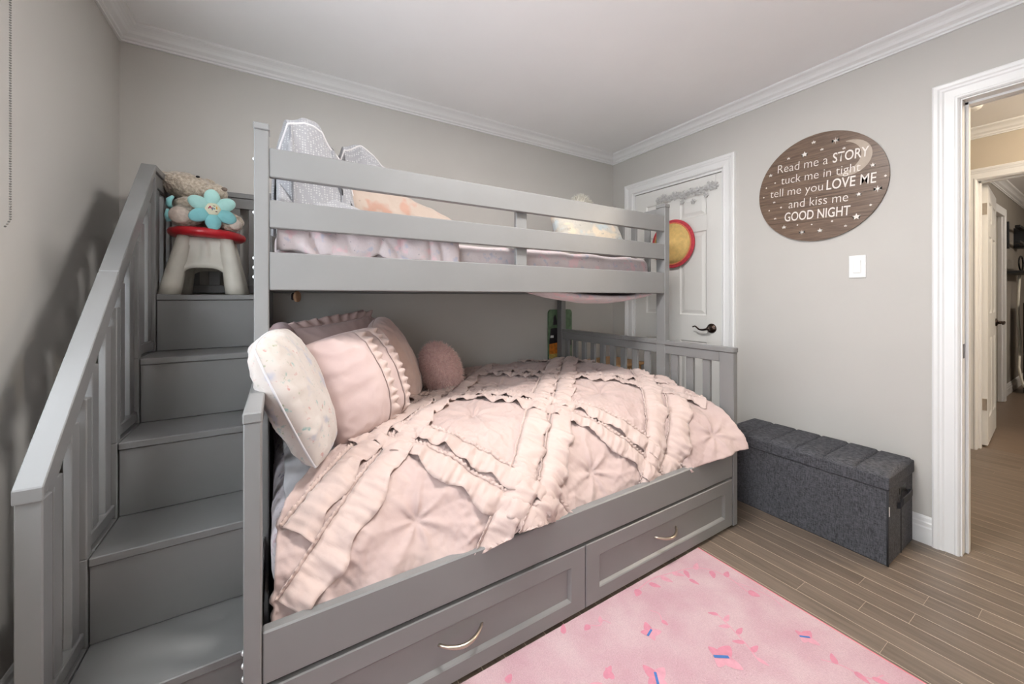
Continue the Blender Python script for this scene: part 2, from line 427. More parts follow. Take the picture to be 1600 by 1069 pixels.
# added ceiling lamps, all out of view --------------------------------------------------------
def fill_dome(x, y, z, label, strength, col):
    t = thing('added_ceiling_lamp', label, 'lamp', (x, y, z))
    m, nt, b = new_mat('fill_dome_glass'); b.inputs['Base Color'].default_value = (0.9, 0.88, 0.84, 1); b.inputs['Emission Color'].default_value = col; b.inputs['Emission Strength'].default_value = strength
    mt = Matrix.Translation((x, y, z))
    lathe('base', [(0, 0), (0.15, 0), (0.15, -0.02), (0, -0.02)], M_nickel, t, mt, 32)
    lathe('glass_shade', [(0.14, -0.02), (0.138, -0.035), (0.12, -0.055), (0.085, -0.07), (0.04, -0.078), (0, -0.08)], m, t, mt, 32)
pl = thing('flash_bounce_panel', 'round flat white panel added in place of flash bounced off the bedroom ceiling', 'lamp', (BOUNCE_XY[0], BOUNCE_XY[1], ZC))
_m, _nt, _b = new_mat('flash_bounce_diffuser'); _b.inputs['Base Color'].default_value = (0.9, 0.9, 0.88, 1); _b.inputs['Emission Color'].default_value = (1, 0.96, 0.9, 1); _b.inputs['Emission Strength'].default_value = 4
lathe('housing', [(0, 0), (0.225, 0), (0.225, -0.028), (0.212, -0.030), (0.210, -0.022), (0, -0.022)], M_plastic, pl, Matrix.Translation((BOUNCE_XY[0], BOUNCE_XY[1], ZC)), 40)
lathe('diffuser', [(0, -0.024), (0.209, -0.024)], _m, pl, Matrix.Translation((BOUNCE_XY[0], BOUNCE_XY[1], ZC)), 40)
fill_dome(3.75, -0.75, ZC, 'round flush ceiling lamp added out of view to light the hall', 2, (1, 0.88, 0.72, 1))
fill_dome(6.6, -0.9, ZC, 'round flush ceiling lamp added out of view to light the room across the hall', 2, (1, 0.92, 0.84, 1))

# ================================================================== HALL AND FAR ROOM
XH = 4.535
struct(box('ceiling_hall', XR + WT, XH + WT, -1.7, 2.7, ZC, ZC + 0.1, M_ceil, None, 0))
HD = (-0.17, 0.632, 2.055)
bm = bmesh.new()
bm_box(bm, XH, XH + WT, HD[1], 2.7, 0, ZC); bm_box(bm, XH, XH + WT, HD[0], HD[1], HD[2], ZC); bm_box(bm, XH, XH + WT, -1.7, HD[0], 0, ZC)
struct(obj_bm('wall_hall', bm, M_hallwall))
struct(box('wall_hall_north', XR + WT, XH + WT, 2.7, 2.8, 0, ZC, M_hallwall, None, 0))
struct(box('wall_hall_south', XR + WT, XH + WT, -1.8, -1.7, 0, ZC, M_hallwall, None, 0))
run_profile('trim_10', 'right', CROWN, ZC, False, (XR + WT, -1.7), (XH, 2.7))
casing('trim_11', XH, -1, HD[0] + 0.006, HD[1] - 0.004, HD[2] - 0.004)
jamb('trim_12', XH - 0.002, XH + WT + 0.002, HD[0], HD[1] + 0.012, HD[2] + 0.01)
run_profile('baseboard_hall', 'right', BASE, 0, True, (XR + WT, HD[1] + 0.084), (XH, 2.7), mitre=False)
sd = lathe('smoke_detector', [(0, 0), (0.062, 0), (0.062, -0.012), (0.052, -0.032), (0.03, -0.037), (0, -0.037)], M_plastic, None, Matrix.Translation((3.93, 0.578, ZC)), 28)
tag(sd, 'round white smoke detector on the hall ceiling', 'smoke detector')
# far room
YN = 0.80
M_farwall = paint('far_wall_paint', srgb(150, 143, 133), 0.75, 0.02, 4)
struct(box('wall_far_north', XH + WT, 9.3, YN, YN + 0.1, 0, ZC, M_farwall, None, 0))
struct(box('wall_far_east', 9.3, 9.4, -2.2, YN + 0.1, 0, ZC, M_farwall, None, 0))
struct(box('wall_far_south', XH + WT, 9.3, -2.3, -2.2, 0, ZC, M_farwall, None, 0))
struct(box('wall_far_west', XH + WT, XH + WT + 0.01, -2.2, HD[0] - 0.02, 0, ZC, M_farwall, None, 0))
struct(box('ceiling_far', XH + WT, 9.4, -2.3, YN + 0.1, ZC, ZC + 0.1, M_ceil, None, 0))
run_profile('trim_13', 'back', CROWN, ZC, False, (XH + WT, -2.2), (9.3, YN))
run_profile('baseboard_far', 'back', BASE, 0, True, (6.96, -2.2), (9.3, YN), mitre=False)
bm = bmesh.new()
bm_box(bm, 6.86, 6.95, YN - 0.05, YN, 0, 2.14, 0.003); bm_box(bm, 6.835, 6.86, YN - 0.03, YN, 0, 2.06, 0.002); bm_box(bm, 5.8, 6.86, YN - 0.05, YN, 2.055, 2.14, 0.003)
struct(obj_bm('trim_14', bm, M_white))
# open door into the far room
d2 = bpy.data.objects.new('door_2', None); COL.objects.link(d2); struct(d2, 'white six-panel door standing open into the room across the hall')
d2.location = (XH + WT + 0.02, 0.612, 0.012); d2.rotation_euler = (0, 0, math.radians(3.6))
panel_door(d2, 0.72, 2.02, 0.036, M_door, [(0.20, 0.826), (1.018, 1.632), (1.742, 1.90)])
lever(d2, 0.66, 0.93, -1, 0.036, -1, M_bronze)
for z in (0.27, 1.79):
    hg = box('hinge', -0.0025, 0.0, -0.014, 0.017, z, z + 0.09, M_nickel, None, 0.0005); hg.parent = d2
# black wall bracket shelf, cable box and cords on the far wall
rk = thing('wall_bracket', 'black metal wall bracket with two arms in the room across the hall', 'bracket', (7.6, YN, 1.8))
box('upright', 7.38, 7.43, YN - 0.02, YN, 1.74, 2.06, M_black, rk)
for z in (1.80, 1.98): box('arm', 7.40, 8.1, YN - 0.10, YN - 0.06, z, z + 0.03, M_black, rk)
box('rear_plate', 7.9, 8.1, YN - 0.10, YN, 1.78, 2.03, M_black, rk)
cs = thing('wall_shelf', 'small black wall shelf holding a coiled cable in the room across the hall', 'shelf', (7.6, YN, 1.45))
box('tray', 7.28, 8.0, YN - 0.16, YN, 1.44, 1.47, M_black, cs); box('rim', 7.28, 8.0, YN - 0.165, YN - 0.15, 1.47, 1.58, M_black, cs)
tube('hook', [(7.33, YN - 0.15, 1.44), (7.33, YN - 0.16, 1.36), (7.36, YN - 0.16, 1.33), (7.38, YN - 0.15, 1.40)], 0.008, M_black, cs)
cc = tube('coiled_cable', [(7.55 + 0.16 * math.cos(a), YN - 0.09, 1.565 + 0.085 * math.sin(a)) for a in [i * 0.35 for i in range(40)]], 0.007, M_black)
tag(cc, 'coil of black cable on the small black wall shelf', 'cable')
M_cord = paint('white_cord', srgb(222, 216, 200), 0.5)
wc = tube('white_cord', [(7.75, YN - 0.06, 1.43), (7.72, YN - 0.05, 1.0), (7.78, YN - 0.06, 0.6), (7.5, YN - 0.08, 0.32), (7.35, YN - 0.12, 0.16), (7.45, YN - 0.16, 0.05), (7.8, YN - 0.2, 0.02), (8.2, YN - 0.2, 0.012)], 0.012, M_cord)
tag(wc, 'white cord hanging down the far wall to the floor', 'cord')
bx = thing('cable_tower', 'dark upright box with a red plug beside the far wall', 'box', (7.75, YN - 0.1, 0))
box('body', 7.60, 7.95, YN - 0.18, YN - 0.10, 0.01, 1.1, M_black, bx, 0.01)
box('red_plug', 7.52, 7.60, YN - 0.19, YN - 0.13, 0.66, 0.73, paint('red_plastic', srgb(190, 60, 40), 0.4), bx, 0.01)
# ================================================================== BUNK BED
# heights and depths in metres, x runs along the back wall, y towards it
BX0, BX1 = -0.069, 1.985          # outer ends
BYF, BYB = 1.050, 2.468           # lower bed front / back
UYF = 1.446                       # front of the upper bunk
bed = thing('bunk_bed', 'grey twin-over-full wooden bunk bed with two drawers underneath', 'bunk bed', (0.95, 1.75, 0))
def bb(name, *a, parent=bed, bev=0.003, label=None, mat=None):
    o = box(name, *a, mat or M_grey, parent, bev)
    if label: o['label'] = label
    return o
ZP = 1.715
for nm, x0, x1 in (('post', -0.067, -0.027), ('post', 1.941, 1.985)):
    p = bb(nm, x0, x1, UYF, UYF + 0.062, 0.012, ZP - 0.022)
    c = bb('post_cap', x0 - 0.002, x1 + 0.002, UYF - 0.002, UYF + 0.064, ZP - 0.022, ZP, parent=p)
    p = bb(nm, x0, x1, 2.408, BYB, 0.012, ZP - 0.022)
    bb('post_cap', x0 - 0.002, x1 + 0.002, 2.406, BYB + 0.002, ZP - 0.022, ZP, parent=p)
# front guard rails
for z0, z1 in ((1.547, 1.641), (1.384, 1.474), (1.183, 1.306)):
    bb('guard_rail', -0.026, 1.940, UYF + 0.002, UYF + 0.026, z0, z1)
bb('guard_upright', 0.923, 0.983, UYF + 0.026, UYF + 0.046, 1.19, 1.636)
bb('rear_rail', -0.026, 1.940, 2.440, 2.464, 1.183, 1.306)
bb('ledger', -0.026, 1.940, UYF + 0.026, UYF + 0.046, 1.183, 1.205); bb('ledger', -0.026, 1.940, 2.418, 2.44, 1.183, 1.205)
for k in range(11): bb('bed_slat', 0.02 + k * 0.182, 0.09 + k * 0.182, UYF + 0.03, 2.436, 1.206, 1.220)
# upper foot end with slats, upper head end low rail
bb('end_rail', 1.946, 1.976, UYF + 0.062, 2.408, 1.640, 1.693); bb('end_rail', 1.946, 1.976, UYF + 0.062, 2.408, 1.183, 1.306)
for k in range(8):
    y = 1.565 + k * 0.105
    bb('end_slat', 1.953, 1.969, y, y + 0.042, 1.306, 1.640)
bb('end_rail', -0.060, -0.034, UYF + 0.062, 2.408, 1.183, 1.306)
# lower footboard
bb('footboard_stile', 1.944, 1.981, BYF, 1.123, 0.012, 0.880); bb('footboard_cap', 1.940, 1.985, BYF - 0.002, 2.405, 0.880, 0.905)
bb('footboard_rail', 1.946, 1.979, 1.123, 2.405, 0.828, 0.880); bb('footboard_rail', 1.946, 1.979, 1.123, 2.405, 0.26, 0.40)
for k in range(13):
    y = 2.406 - 0.123 - k * 0.0965
    if y < 1.15: break
    bb('footboard_slat', 1.953, 1.973, y - 0.042, y, 0.40, 0.828, bev=0.002)
bb('footboard_slat', 1.953, 1.973, 2.335, 2.377, 0.40, 0.828, bev=0.002)
# lower headboard
bb('headboard_stile', -0.069, -0.034, BYF, 1.117, 0.012, 0.872); bb('headboard_cap', -0.0705, -0.0325, BYF - 0.002, 1.445, 0.872, 0.897)
bb('headboard_cap', -0.0705, -0.0325, 1.509, 2.407, 0.872, 0.897)
bb('headboard_rail', -0.066, -0.037, 1.117, 2.407, 0.815, 0.872); bb('headboard_rail', -0.066, -0.037, 1.117, 2.407, 0.26, 0.40)
for k in range(13):
    y = 1.165 + k * 0.0965
    if 1.42 < y + 0.02 < 1.53: continue
    bb('headboard_slat', -0.060, -0.043, y, y + 0.042, 0.40, 0.815, bev=0.002)
# side rail, platform, rear rail
bb('side_rail', -0.033, 1.943, BYF + 0.004, BYF + 0.034, 0.258, 0.382, bev=0.004)
bb('side_rail', -0.033, 1.943, 2.43, 2.46, 0.258, 0.382)
for k in range(12): bb('bed_slat', 0.0 + k * 0.165, 0.08 + k * 0.165, BYF + 0.035, 2.43, 0.300, 0.316, mat=M_dkgap)
bb('side_panel', -0.033, 1.943, BYF + 0.05, BYF + 0.06, 0.02, 0.258, mat=M_dkgap)  # dark sheet behind the drawers, coloured as the shade in the gap
# drawers: framed front with a recessed panel and an arched pull
def drawer(x0, x1, hx):
    z0, z1 = 0.016, 0.247; yf = BYF + 0.004
    px0, px1, pz0, pz1 = x0 + 0.066, x1 - 0.066, z0 + 0.050, z1 - 0.056
    bm = bmesh.new()
    def ring(a0, a1, b0, b1, y): return [bm.verts.new((a0, y, b0)), bm.verts.new((a1, y, b0)), bm.verts.new((a1, y, b1)), bm.verts.new((a0, y, b1))]
    e = 0.003
    R = [ring(x0, x1, z0, z1, yf + 0.022), ring(x0, x1, z0, z1, yf + e), ring(x0 + e, x1 - e, z0 + e, z1 - e, yf), ring(px0, px1, pz0, pz1, yf), ring(px0 + 0.004, px1 - 0.004, pz0 + 0.004, pz1 - 0.004, yf + 0.003), ring(px0 + 0.011, px1 - 0.011, pz0 + 0.011, pz1 - 0.011, yf + 0.011)]
    for q in range(5):
        for k in range(4): bm.faces.new((R[q][k], R[q][(k + 1) % 4], R[q + 1][(k + 1) % 4], R[q + 1][k]))
    bm.faces.new(R[0][::-1])
    d = obj_bm('drawer', bm, M_grey, bed)
    box('drawer_panel', px0 + 0.011, px1 - 0.011, yf + 0.0108, yf + 0.016, pz0 + 0.011, pz1 - 0.011, M_grey, d, 0)
    box('drawer_box', x0 + 0.02, x1 - 0.02, yf + 0.023, yf + 0.042, z0 + 0.01, z1 - 0.01, M_dkgap, d, 0)
    pts = []
    for i in range(17):
        t = i / 16
        pts.append((hx - 0.074 + 0.148 * t, yf + 0.016 - 0.040 * math.sin(math.pi * t) ** 0.75, 0.141 - 0.006 * math.sin(math.pi * t)))
    h = tube('handle', pts, [0.0042 + 0.0022 * math.sin(math.pi * i / 16) for i in range(17)], M_nickel, d, 8)
    h['label'] = 'arched brushed nickel drawer pull'
drawer(-0.030, 0.9615, 0.471); drawer(0.9645, 1.9415, 1.434)
# bolt heads on the outside of the left posts
for y, z in ((UYF + 0.03, 1.60), (UYF + 0.03, 1.43), (UYF + 0.03, 1.285), (UYF + 0.03, 1.255), (UYF + 0.03, 1.225), (BYF + 0.03, 0.345), (BYF + 0.03, 0.315), (BYF + 0.03, 0.285)):
    x = -0.067 if y > 1.2 else -0.069
    lathe('bolt', [(0.006, 0), (0.006, 0.002), (0.003, 0.0045), (0, 0.005)], M_bolt, bed, Matrix.Translation((x, y - 0.014, z)) @ Matrix.Rotation(-math.pi / 2, 4, 'Y'), 10)

# ================================================================== STAIRCASE
st = thing('bunk_staircase', 'grey wooden staircase with slatted railing leading up to the top bunk', 'staircase', (-0.25, 1.8, 0))
SX0, SX1 = -0.430, -0.073
NOSE = [1.220, 1.441, 1.660, 1.878, 2.096]; RISE = 0.2343
YE = 2.470
def sb(name, *a, bev=0.0025): return box(name, *a, M_grey, st, bev)
for i in range(5):
    z = RISE * (i + 1)
    y1 = NOSE[i + 1] + 0.022 if i < 4 else YE
    sb('tread', SX0 + 0.001, SX1, NOSE[i], y1, z - 0.023, z)
    sb('riser', SX0 + 0.001, SX1, NOSE[i] + 0.006, NOSE[i] + 0.021, (RISE * i + 0.0005) if i else 0.012, z - 0.0235)
sb('side_panel', SX1 - 0.0, SX1 + 0.0025, 1.30, YE, 0.012, 0.20)
# outer railing: sloped cap and rail, posts, balusters
def cap_z(y):           # top of the handrail cap
    return 0.757 + (1.702 - 0.757) * (y - 1.214) / (2.090 - 1.214) if y < 2.090 else 1.702
CX0, CX1 = -0.474, -0.428
ysplit = 1.664
def slope_piece(name, ya, yb, top_off, thick, x0, x1, plumb=True):
    poly = [(ya, cap_z(ya) - top_off), (yb, cap_z(yb) - top_off), (yb, cap_z(yb) - top_off - thick), (ya, cap_z(ya) - top_off - thick)]
    return prism(name, poly, 'x', x0, x1, M_grey, st, 0.002)
slope_piece('handrail_cap', 1.214, ysplit - 0.0005, 0, 0.032, CX0, CX1); slope_piece('handrail_cap', ysplit + 0.0005, 2.090, 0, 0.032, CX0, CX1)
slope_piece('handrail_cap', 2.0905, YE, 0, 0.026, CX0, CX1)
slope_piece('handrail', 1.255, 2.088, 0.0325, 0.075, -0.466, -0.436); slope_piece('handrail', 2.10, YE, 0.0265, 0.055, -0.466, -0.436)
sb('newel_post', -0.472, -0.4305, 1.219, 1.262, 0.012, cap_z(1.219) - 0.034)
sb('stringer', -0.468, -0.432, 1.262, YE, 0.012, RISE - 0.0)
for i in range(5):
    ya = NOSE[i]; yb_ = NOSE[i + 1] if i < 4 else YE
    z = RISE * (i + 1)
    if i: sb('stringer', -0.468, -0.4315, ya, YE, RISE * i, z)
    # upright stile at the front of each step
    if i: sb('stile', -0.466, -0.4315, ya, ya + 0.032, z, cap_z(ya) - 0.034 - 0.075 if i < 4 else cap_z(2.09) - 0.05)
    a = (ya + 0.032) if i else 1.262
    # low rail lying above each tread
    sb('bottom_rail', -0.462, -0.436, a, yb_, z + 0.010, z + 0.046)
    n = 2 if i < 4 else 3
    gap = (yb_ - a)
    for k in range(n):
        yc = a + gap * (k + 0.5) / n + (0.012 if i < 4 else 0)
        sb('baluster', -0.457, -0.441, yc - 0.021, yc + 0.021, z + 0.046, cap_z(yc - 0.021) - 0.034 - (0.073 if i < 4 else 0.05), bev=0.0015)
# back railing along the wall
sb('handrail_cap', -0.427, SX1 + 0.002, YE - 0.042, YE, 1.676, 1.702); sb('handrail', -0.435, SX1, YE - 0.035, YE - 0.007, 1.622, 1.676); sb('bottom_rail', -0.435, SX1, YE - 0.032, YE - 0.010, RISE * 5 + 0.01, RISE * 5 + 0.05)
for k in range(4):
    x = -0.385 + k * 0.083
    sb('baluster', x, x + 0.046, YE - 0.029, YE - 0.013, RISE * 5 + 0.05, 1.622, bev=0.0015)
sb('side_panel', SX1, SX1 + 0.0025, 2.10, YE, 0.20, RISE * 5)

# ================================================================== STOOL AND TEDDY
zt = RISE * 5
sc_x, sc_y = -0.283, 2.272
stool = thing('step_stool', 'beige plastic stool with a red round seat on the top stair', 'stool', (sc_x, sc_y, zt))
M_beige = paint('beige_plastic', srgb(208, 203, 190), 0.42, 0.05, 14)
M_red = paint('red_plastic_seat', srgb(196, 34, 44), 0.3, 0.04, 10)
SH = 0.262
for ax, ay in ((-1, -1), (1, -1), (-1, 1), (1, 1)):
    bm = bmesh.new()
    pts, rad = [], []
    for i in range(7):
        t = i / 6
        pts.append((sc_x + ax * (0.116 - 0.044 * t), sc_y + ay * (0.122 - 0.052 * t), zt + 0.001 + SH * t)); rad.append(0.040 - 0.013 * t)
    bm_tube(bm, pts, rad, 16)
    for v in bm.verts:
        if v.co.z < zt + 0.02: v.co.z = zt + 0.001
    obj_bm('leg', bm, M_beige, stool, True)
def arch_panel(along_x, sgn):
    """web between two legs with an arched lower edge and two embossed panels"""
    bm = bmesh.new(); N = 20; rows_ = []
    for i in range(N + 1):
        t = i / N * 2 - 1
        lo_ = 0.118 - 0.085 * abs(t) ** 4 if abs(t) < 0.999 else 0.02
        col_ = []
        for j in range(7):
            zz = lo_ + (SH - 0.002 - lo_) * j / 6
            half = 0.116 - 0.044 * zz / SH; dep = 0.122 - 0.052 * zz / SH
            if not along_x: half, dep = dep, half
            inset = 0.0
            if j in (2, 3, 4) and 0.12 < abs(t) < 0.78: inset = 0.009
            a_, d_ = t * half, sgn * (dep + 0.010 - inset)
            col_.append(bm.verts.new((sc_x + (a_ if along_x else d_), sc_y + (d_ if along_x else a_), zt + zz)))
        rows_.append(col_)
    for i in range(N):
        for j in range(6): bm.faces.new((rows_[i][j], rows_[i + 1][j], rows_[i + 1][j + 1], rows_[i][j + 1]))
    o = obj_bm('web', bm, M_beige, stool, True)
    md = o.modifiers.new('thickness', 'SOLIDIFY'); md.thickness = 0.008; md.offset = -1
for a in ((True, -1), (True, 1), (False, -1), (False, 1)): arch_panel(*a)
tube('seam', [(sc_x, sc_y - 0.1115 + 0.024 * t, zt + 0.125 + (SH - 0.13) * t) for t in (0, 0.5, 1)], 0.0022, M_beige, stool, 6)
lathe('seat', [(0, -0.012), (0.10, -0.012), (0.132, -0.010), (0.144, 0.0), (0.146, 0.012), (0.140, 0.022), (0.126, 0.028), (0.10, 0.026), (0.05, 0.025), (0, 0.025)], M_red, stool, Matrix.Translation((sc_x, sc_y, zt + SH + 0.008)) @ Matrix.Rotation(math.radians(2.5), 4, 'Y'), 40)

# teddy: one continuous body grown from blobs
TZ = zt + SH + 0.033
teddy = thing('teddy_bear', 'fuzzy beige teddy bear holding an aqua flower, slumped on the red stool', 'teddy bear', (sc_x, sc_y, TZ))
def m_fuzz(name, c0, c1, scale=70, strength=0.9):
    m, nt, b = new_mat(name)
    tc = nd(nt, 'ShaderNodeTexCoord'); v = nd(nt, 'ShaderNodeTexNoise'); v.inputs['Scale'].default_value = scale; v.inputs['Detail'].default_value = 4
    nt.links.new(tc.outputs['Object'], v.inputs['Vector'])
    r = nd(nt, 'ShaderNodeValToRGB'); r.color_ramp.elements[0].color = c0; r.color_ramp.elements[1].color = c1
    r.color_ramp.elements[0].position = 0.3; r.color_ramp.elements[1].position = 0.7
    nt.links.new(v.outputs[0], r.inputs[0]); nt.links.new(r.outputs[0], b.inputs['Base Color'])
    b.inputs['Roughness'].default_value = 0.95; b.inputs['Sheen Weight'].default_value = 0.4; b.inputs['Specular IOR Level'].default_value = 0.1
    bp = nd(nt, 'ShaderNodeBump'); bp.inputs['Strength'].default_value = strength; bp.inputs['Distance'].default_value = 0.008
    nt.links.new(v.outputs[0], bp.inputs['Height']); nt.links.new(bp.outputs[0], b.inputs['Normal'])
    return m
M_fur = m_fuzz('teddy_fur', srgb(150, 136, 120), srgb(206, 192, 174), 90)
M_pad = m_fuzz('teddy_foot_pad', srgb(196, 178, 164), srgb(224, 208, 194), 60, 0.3)
M_aqua = paint('aqua_fabric', srgb(140, 206, 208), 0.85, 0.08, 20, 0.3, 120, sheen=0.3)
M_aqua2 = paint('pale_aqua_fabric', srgb(176, 222, 214), 0.85, 0.06, 20, 0.3, 120, sheen=0.3)
M_cream = paint('cream_fabric', srgb(232, 226, 198), 0.85, 0.04, 30)
def blob(bm, c, r, rot=(0, 0, 0), seg=24):
    mt = Matrix.Translation(c) @ Euler(rot).to_matrix().to_4x4() @ Matrix.Diagonal((r[0], r[1], r[2], 1))
    bmesh.ops.create_uvsphere(bm, u_segments=seg, v_segments=seg // 2, radius=1, matrix=mt)
def T(px, pz, py): return (sc_x + px, sc_y + py, TZ + pz)
bm = bmesh.new()
blob(bm, T(0.005, 0.085, 0.035), (0.078, 0.072, 0.088))
blob(bm, T(-0.070, 0.200, 0.005), (0.112, 0.078, 0.062), (0, 0.22, 0))
blob(bm, T(0.022, 0.180, -0.025), (0.056, 0.048, 0.046))
blob(bm, T(-0.160, 0.235, 0.02), (0.036, 0.018, 0.030)); blob(bm, T(-0.01, 0.240, 0.045), (0.034, 0.018, 0.022))
blob(bm, T(-0.062, 0.108, -0.045), (0.056, 0.036, 0.034), (0, 0.15, 0)); blob(bm, T(0.098, 0.062, -0.02), (0.046, 0.032, 0.030), (0, 0.5, 0))
blob(bm, T(-0.072, 0.052, -0.070), (0.060, 0.050, 0.048), (0, 0.1, 0)); blob(bm, T(0.075, 0.032, -0.060), (0.062, 0.040, 0.032), (0, 0.12, 0))
body = obj_bm('body', bm, M_fur, teddy, True)
md = body.modifiers.new('merge', 'REMESH'); md.mode = 'VOXEL'; md.voxel_size = 0.006; md.use_smooth_shade = True
md = body.modifiers.new('soften', 'SMOOTH'); md.iterations = 4; md.factor = 0.5
tx = bpy.data.textures.new('wool', 'CLOUDS'); tx.noise_scale = 0.014
md = body.modifiers.new('wool', 'DISPLACE'); md.texture = tx; md.strength = 0.008; md.mid_level = 0.5; md.texture_coords = 'LOCAL'
for c, r, rt in ((T(-0.085, 0.052, -0.104), (0.040, 0.018, 0.036), (0, 0, -0.15)), (T(0.110, 0.034, -0.088), (0.026, 0.018, 0.026), (0, 0, 0.4))):
    bm = bmesh.new(); blob(bm, c, r, rt); obj_bm('foot_pad', bm, M_pad, teddy, True)
bm = bmesh.new(); blob(bm, T(-0.030, 0.240, -0.056), (0.008, 0.006, 0.005)); obj_bm('eye', bm, M_black, teddy, True)
bm = bmesh.new(); blob(bm, T(0.066, 0.198, -0.052), (0.012, 0.010, 0.009)); obj_bm('nose', bm, paint('nose_thread', srgb(120, 104, 92), 0.7), teddy, True)
fc = Vector(T(0.030, 0.086, -0.112))
fl = Matrix.Translation(fc) @ Euler((math.radians(-8), 0.0, math.radians(10))).to_matrix().to_4x4()
for k in range(6):
    a = math.radians(60 * k + 28)
    bm = bmesh.new()
    mt = fl @ Matrix.Rotation(a, 4, 'Y') @ Matrix.Translation((0.054, 0, 0)) @ Matrix.Diagonal((0.042, 0.020, 0.030, 1))
    bmesh.ops.create_uvsphere(bm, u_segments=20, v_segments=10, radius=1, matrix=mt)
    obj_bm('petal', bm, M_aqua2 if k in (3, 4, 5) else M_aqua, teddy, True)
bm = bmesh.new(); bmesh.ops.create_uvsphere(bm, u_segments=24, v_segments=12, radius=1, matrix=fl @ Matrix.Translation((0, -0.008, 0)) @ Matrix.Diagonal((0.030, 0.014, 0.030, 1)))
fcen = obj_bm('flower_centre', bm, M_cream, teddy, True)
for (x, z, w_, h_, r_, c) in ((-0.013, 0.004, 0.004, 0.014, 0.5, (170, 30, 70)), (-0.008, 0.004, 0.004, 0.014, -0.5, (170, 30, 70)), (-0.002, -0.002, 0.003, 0.014, 0.2, (50, 70, 110)), (0.004, 0.012, 0.008, 0.003, 0.1, (60, 110, 60)), (0.004, -0.001, 0.006, 0.006, 0.4, (110, 150, 140)), (0.013, 0.004, 0.004, 0.013, -0.1, (220, 160, 50)), (0.010, -0.012, 0.010, 0.004, 0.2, (110, 60, 60))):
    bm = bmesh.new()
    bm_box(bm, -w_ / 2, w_ / 2, -0.002, 0.002, -h_ / 2, h_ / 2, mtx=fl @ Matrix.Translation((x, -0.021 + 12 * (x * x + z * z), z)) @ Matrix.Rotation(r_, 4, 'Y'))
    obj_bm('stitching', bm, paint('thread_%d_%d_%d' % c, srgb(*c), 0.8), fcen)
for pts in ([(-0.115, 0.138, -0.06), (-0.125, 0.120, -0.075), (-0.128, 0.100, -0.07), (-0.120, 0.085, -0.05)], [(-0.128, 0.075, -0.085), (-0.127, 0.05, -0.095), (-0.122, 0.025, -0.085)]):
    tube('ribbon', [T(a, b_, c) for a, b_, c in pts], [0.006, 0.011, 0.011, 0.007][:len(pts)], M_aqua, teddy, 10)

# ================================================================== STORAGE BENCH
def m_linen(name, c0, c1):
    m, nt, b = new_mat(name)
    tc = nd(nt, 'ShaderNodeTexCoord'); n1 = nd(nt, 'ShaderNodeTexNoise'); n2 = nd(nt, 'ShaderNodeTexNoise')
    for n, s in ((n1, (60, 60, 420)), (n2, (420, 420, 60))):
        mp = nd(nt, 'ShaderNodeMapping'); mp.inputs['Scale'].default_value = s
        nt.links.new(tc.outputs['Object'], mp.inputs[0]); nt.links.new(mp.outputs[0], n.inputs['Vector']); n.inputs['Scale'].default_value = 1.0; n.inputs['Detail'].default_value = 2
    mx = nd(nt, 'ShaderNodeMath', operation='ADD'); nt.links.new(n1.outputs[0], mx.inputs[0]); nt.links.new(n2.outputs[0], mx.inputs[1])
    ml = nd(nt, 'ShaderNodeMath', operation='MULTIPLY'); nt.links.new(mx.outputs[0], ml.inputs[0]); ml.inputs[1].default_value = 0.5
    r = nd(nt, 'ShaderNodeValToRGB'); r.color_ramp.elements[0].position = 0.36; r.color_ramp.elements[1].position = 0.64
    r.color_ramp.elements[0].color = c0; r.color_ramp.elements[1].color = c1
    nt.links.new(ml.outputs[0], r.inputs[0]); nt.links.new(r.outputs[0], b.inputs['Base Color']); b.inputs['Roughness'].default_value = 0.9
    b.inputs['Specular IOR Level'].default_value = 0.2
    bp = nd(nt, 'ShaderNodeBump'); bp.inputs['Strength'].default_value = 0.35; bp.inputs['Distance'].default_value = 0.002
    nt.links.new(ml.outputs[0], bp.inputs['Height']); nt.links.new(bp.outputs[0], b.inputs['Normal'])
    return m
M_linen = m_linen('charcoal_linen', srgb(52, 52, 56), srgb(96, 96, 100))
M_linen_dk = paint('charcoal_binding', srgb(44, 44, 48), 0.9)
bn = thing('storage_bench', 'charcoal linen folding storage bench against the right wall', 'bench', (2.41, 0.905, 0))
OX0, OX1, OY0, OY1 = 2.226, 2.582, 0.548, 1.262
box('body', OX0 + 0.004, OX1 - 0.004, OY0 + 0.006, OY1 - 0.006, 0.002, 0.348, M_linen, bn, 0.004)
# lid: overhanging band and a cushioned top sewn into six pads
box('lid_band', OX0 - 0.001, OX1 + 0.001, OY0, OY1, 0.328, 0.386, M_linen, bn, 0.006, 2)
npad = 6; L = (OY1 - OY0 - 0.004) / npad
def cushion(name, x0, x1, y0, y1, z0, h, mat, parent, n=8):
    bm = bmesh.new(); G = []
    for i in range(n + 1):
        row = []
        for j in range(n + 1):
            u, v = i / n * 2 - 1, j / n * 2 - 1
            zz = z0 + h * ((1 - u ** 10) * (1 - v ** 14)) ** 0.5
            row.append(bm.verts.new((x0 + (x1 - x0) * i / n, y0 + (y1 - y0) * j / n, zz)))
        G.append(row)
    for i in range(n):
        for j in range(n): bm.faces.new((G[i][j], G[i + 1][j], G[i + 1][j + 1], G[i][j + 1]))
    return obj_bm(name, bm, mat, parent, True)
for k in range(npad): cushion('pad', OX0 + 0.001, OX1 - 0.001, OY0 + 0.002 + k * L, OY0 + 0.002 + (k + 1) * L - 0.001, 0.3845, 0.016, M_linen, bn, 14)
tube('seam_piping', [(OX0 + 0.003, OY0 + 0.006, 0.004), (OX0 + 0.003, OY0 + 0.006, 0.33)], 0.004, M_linen_dk, bn, 6)
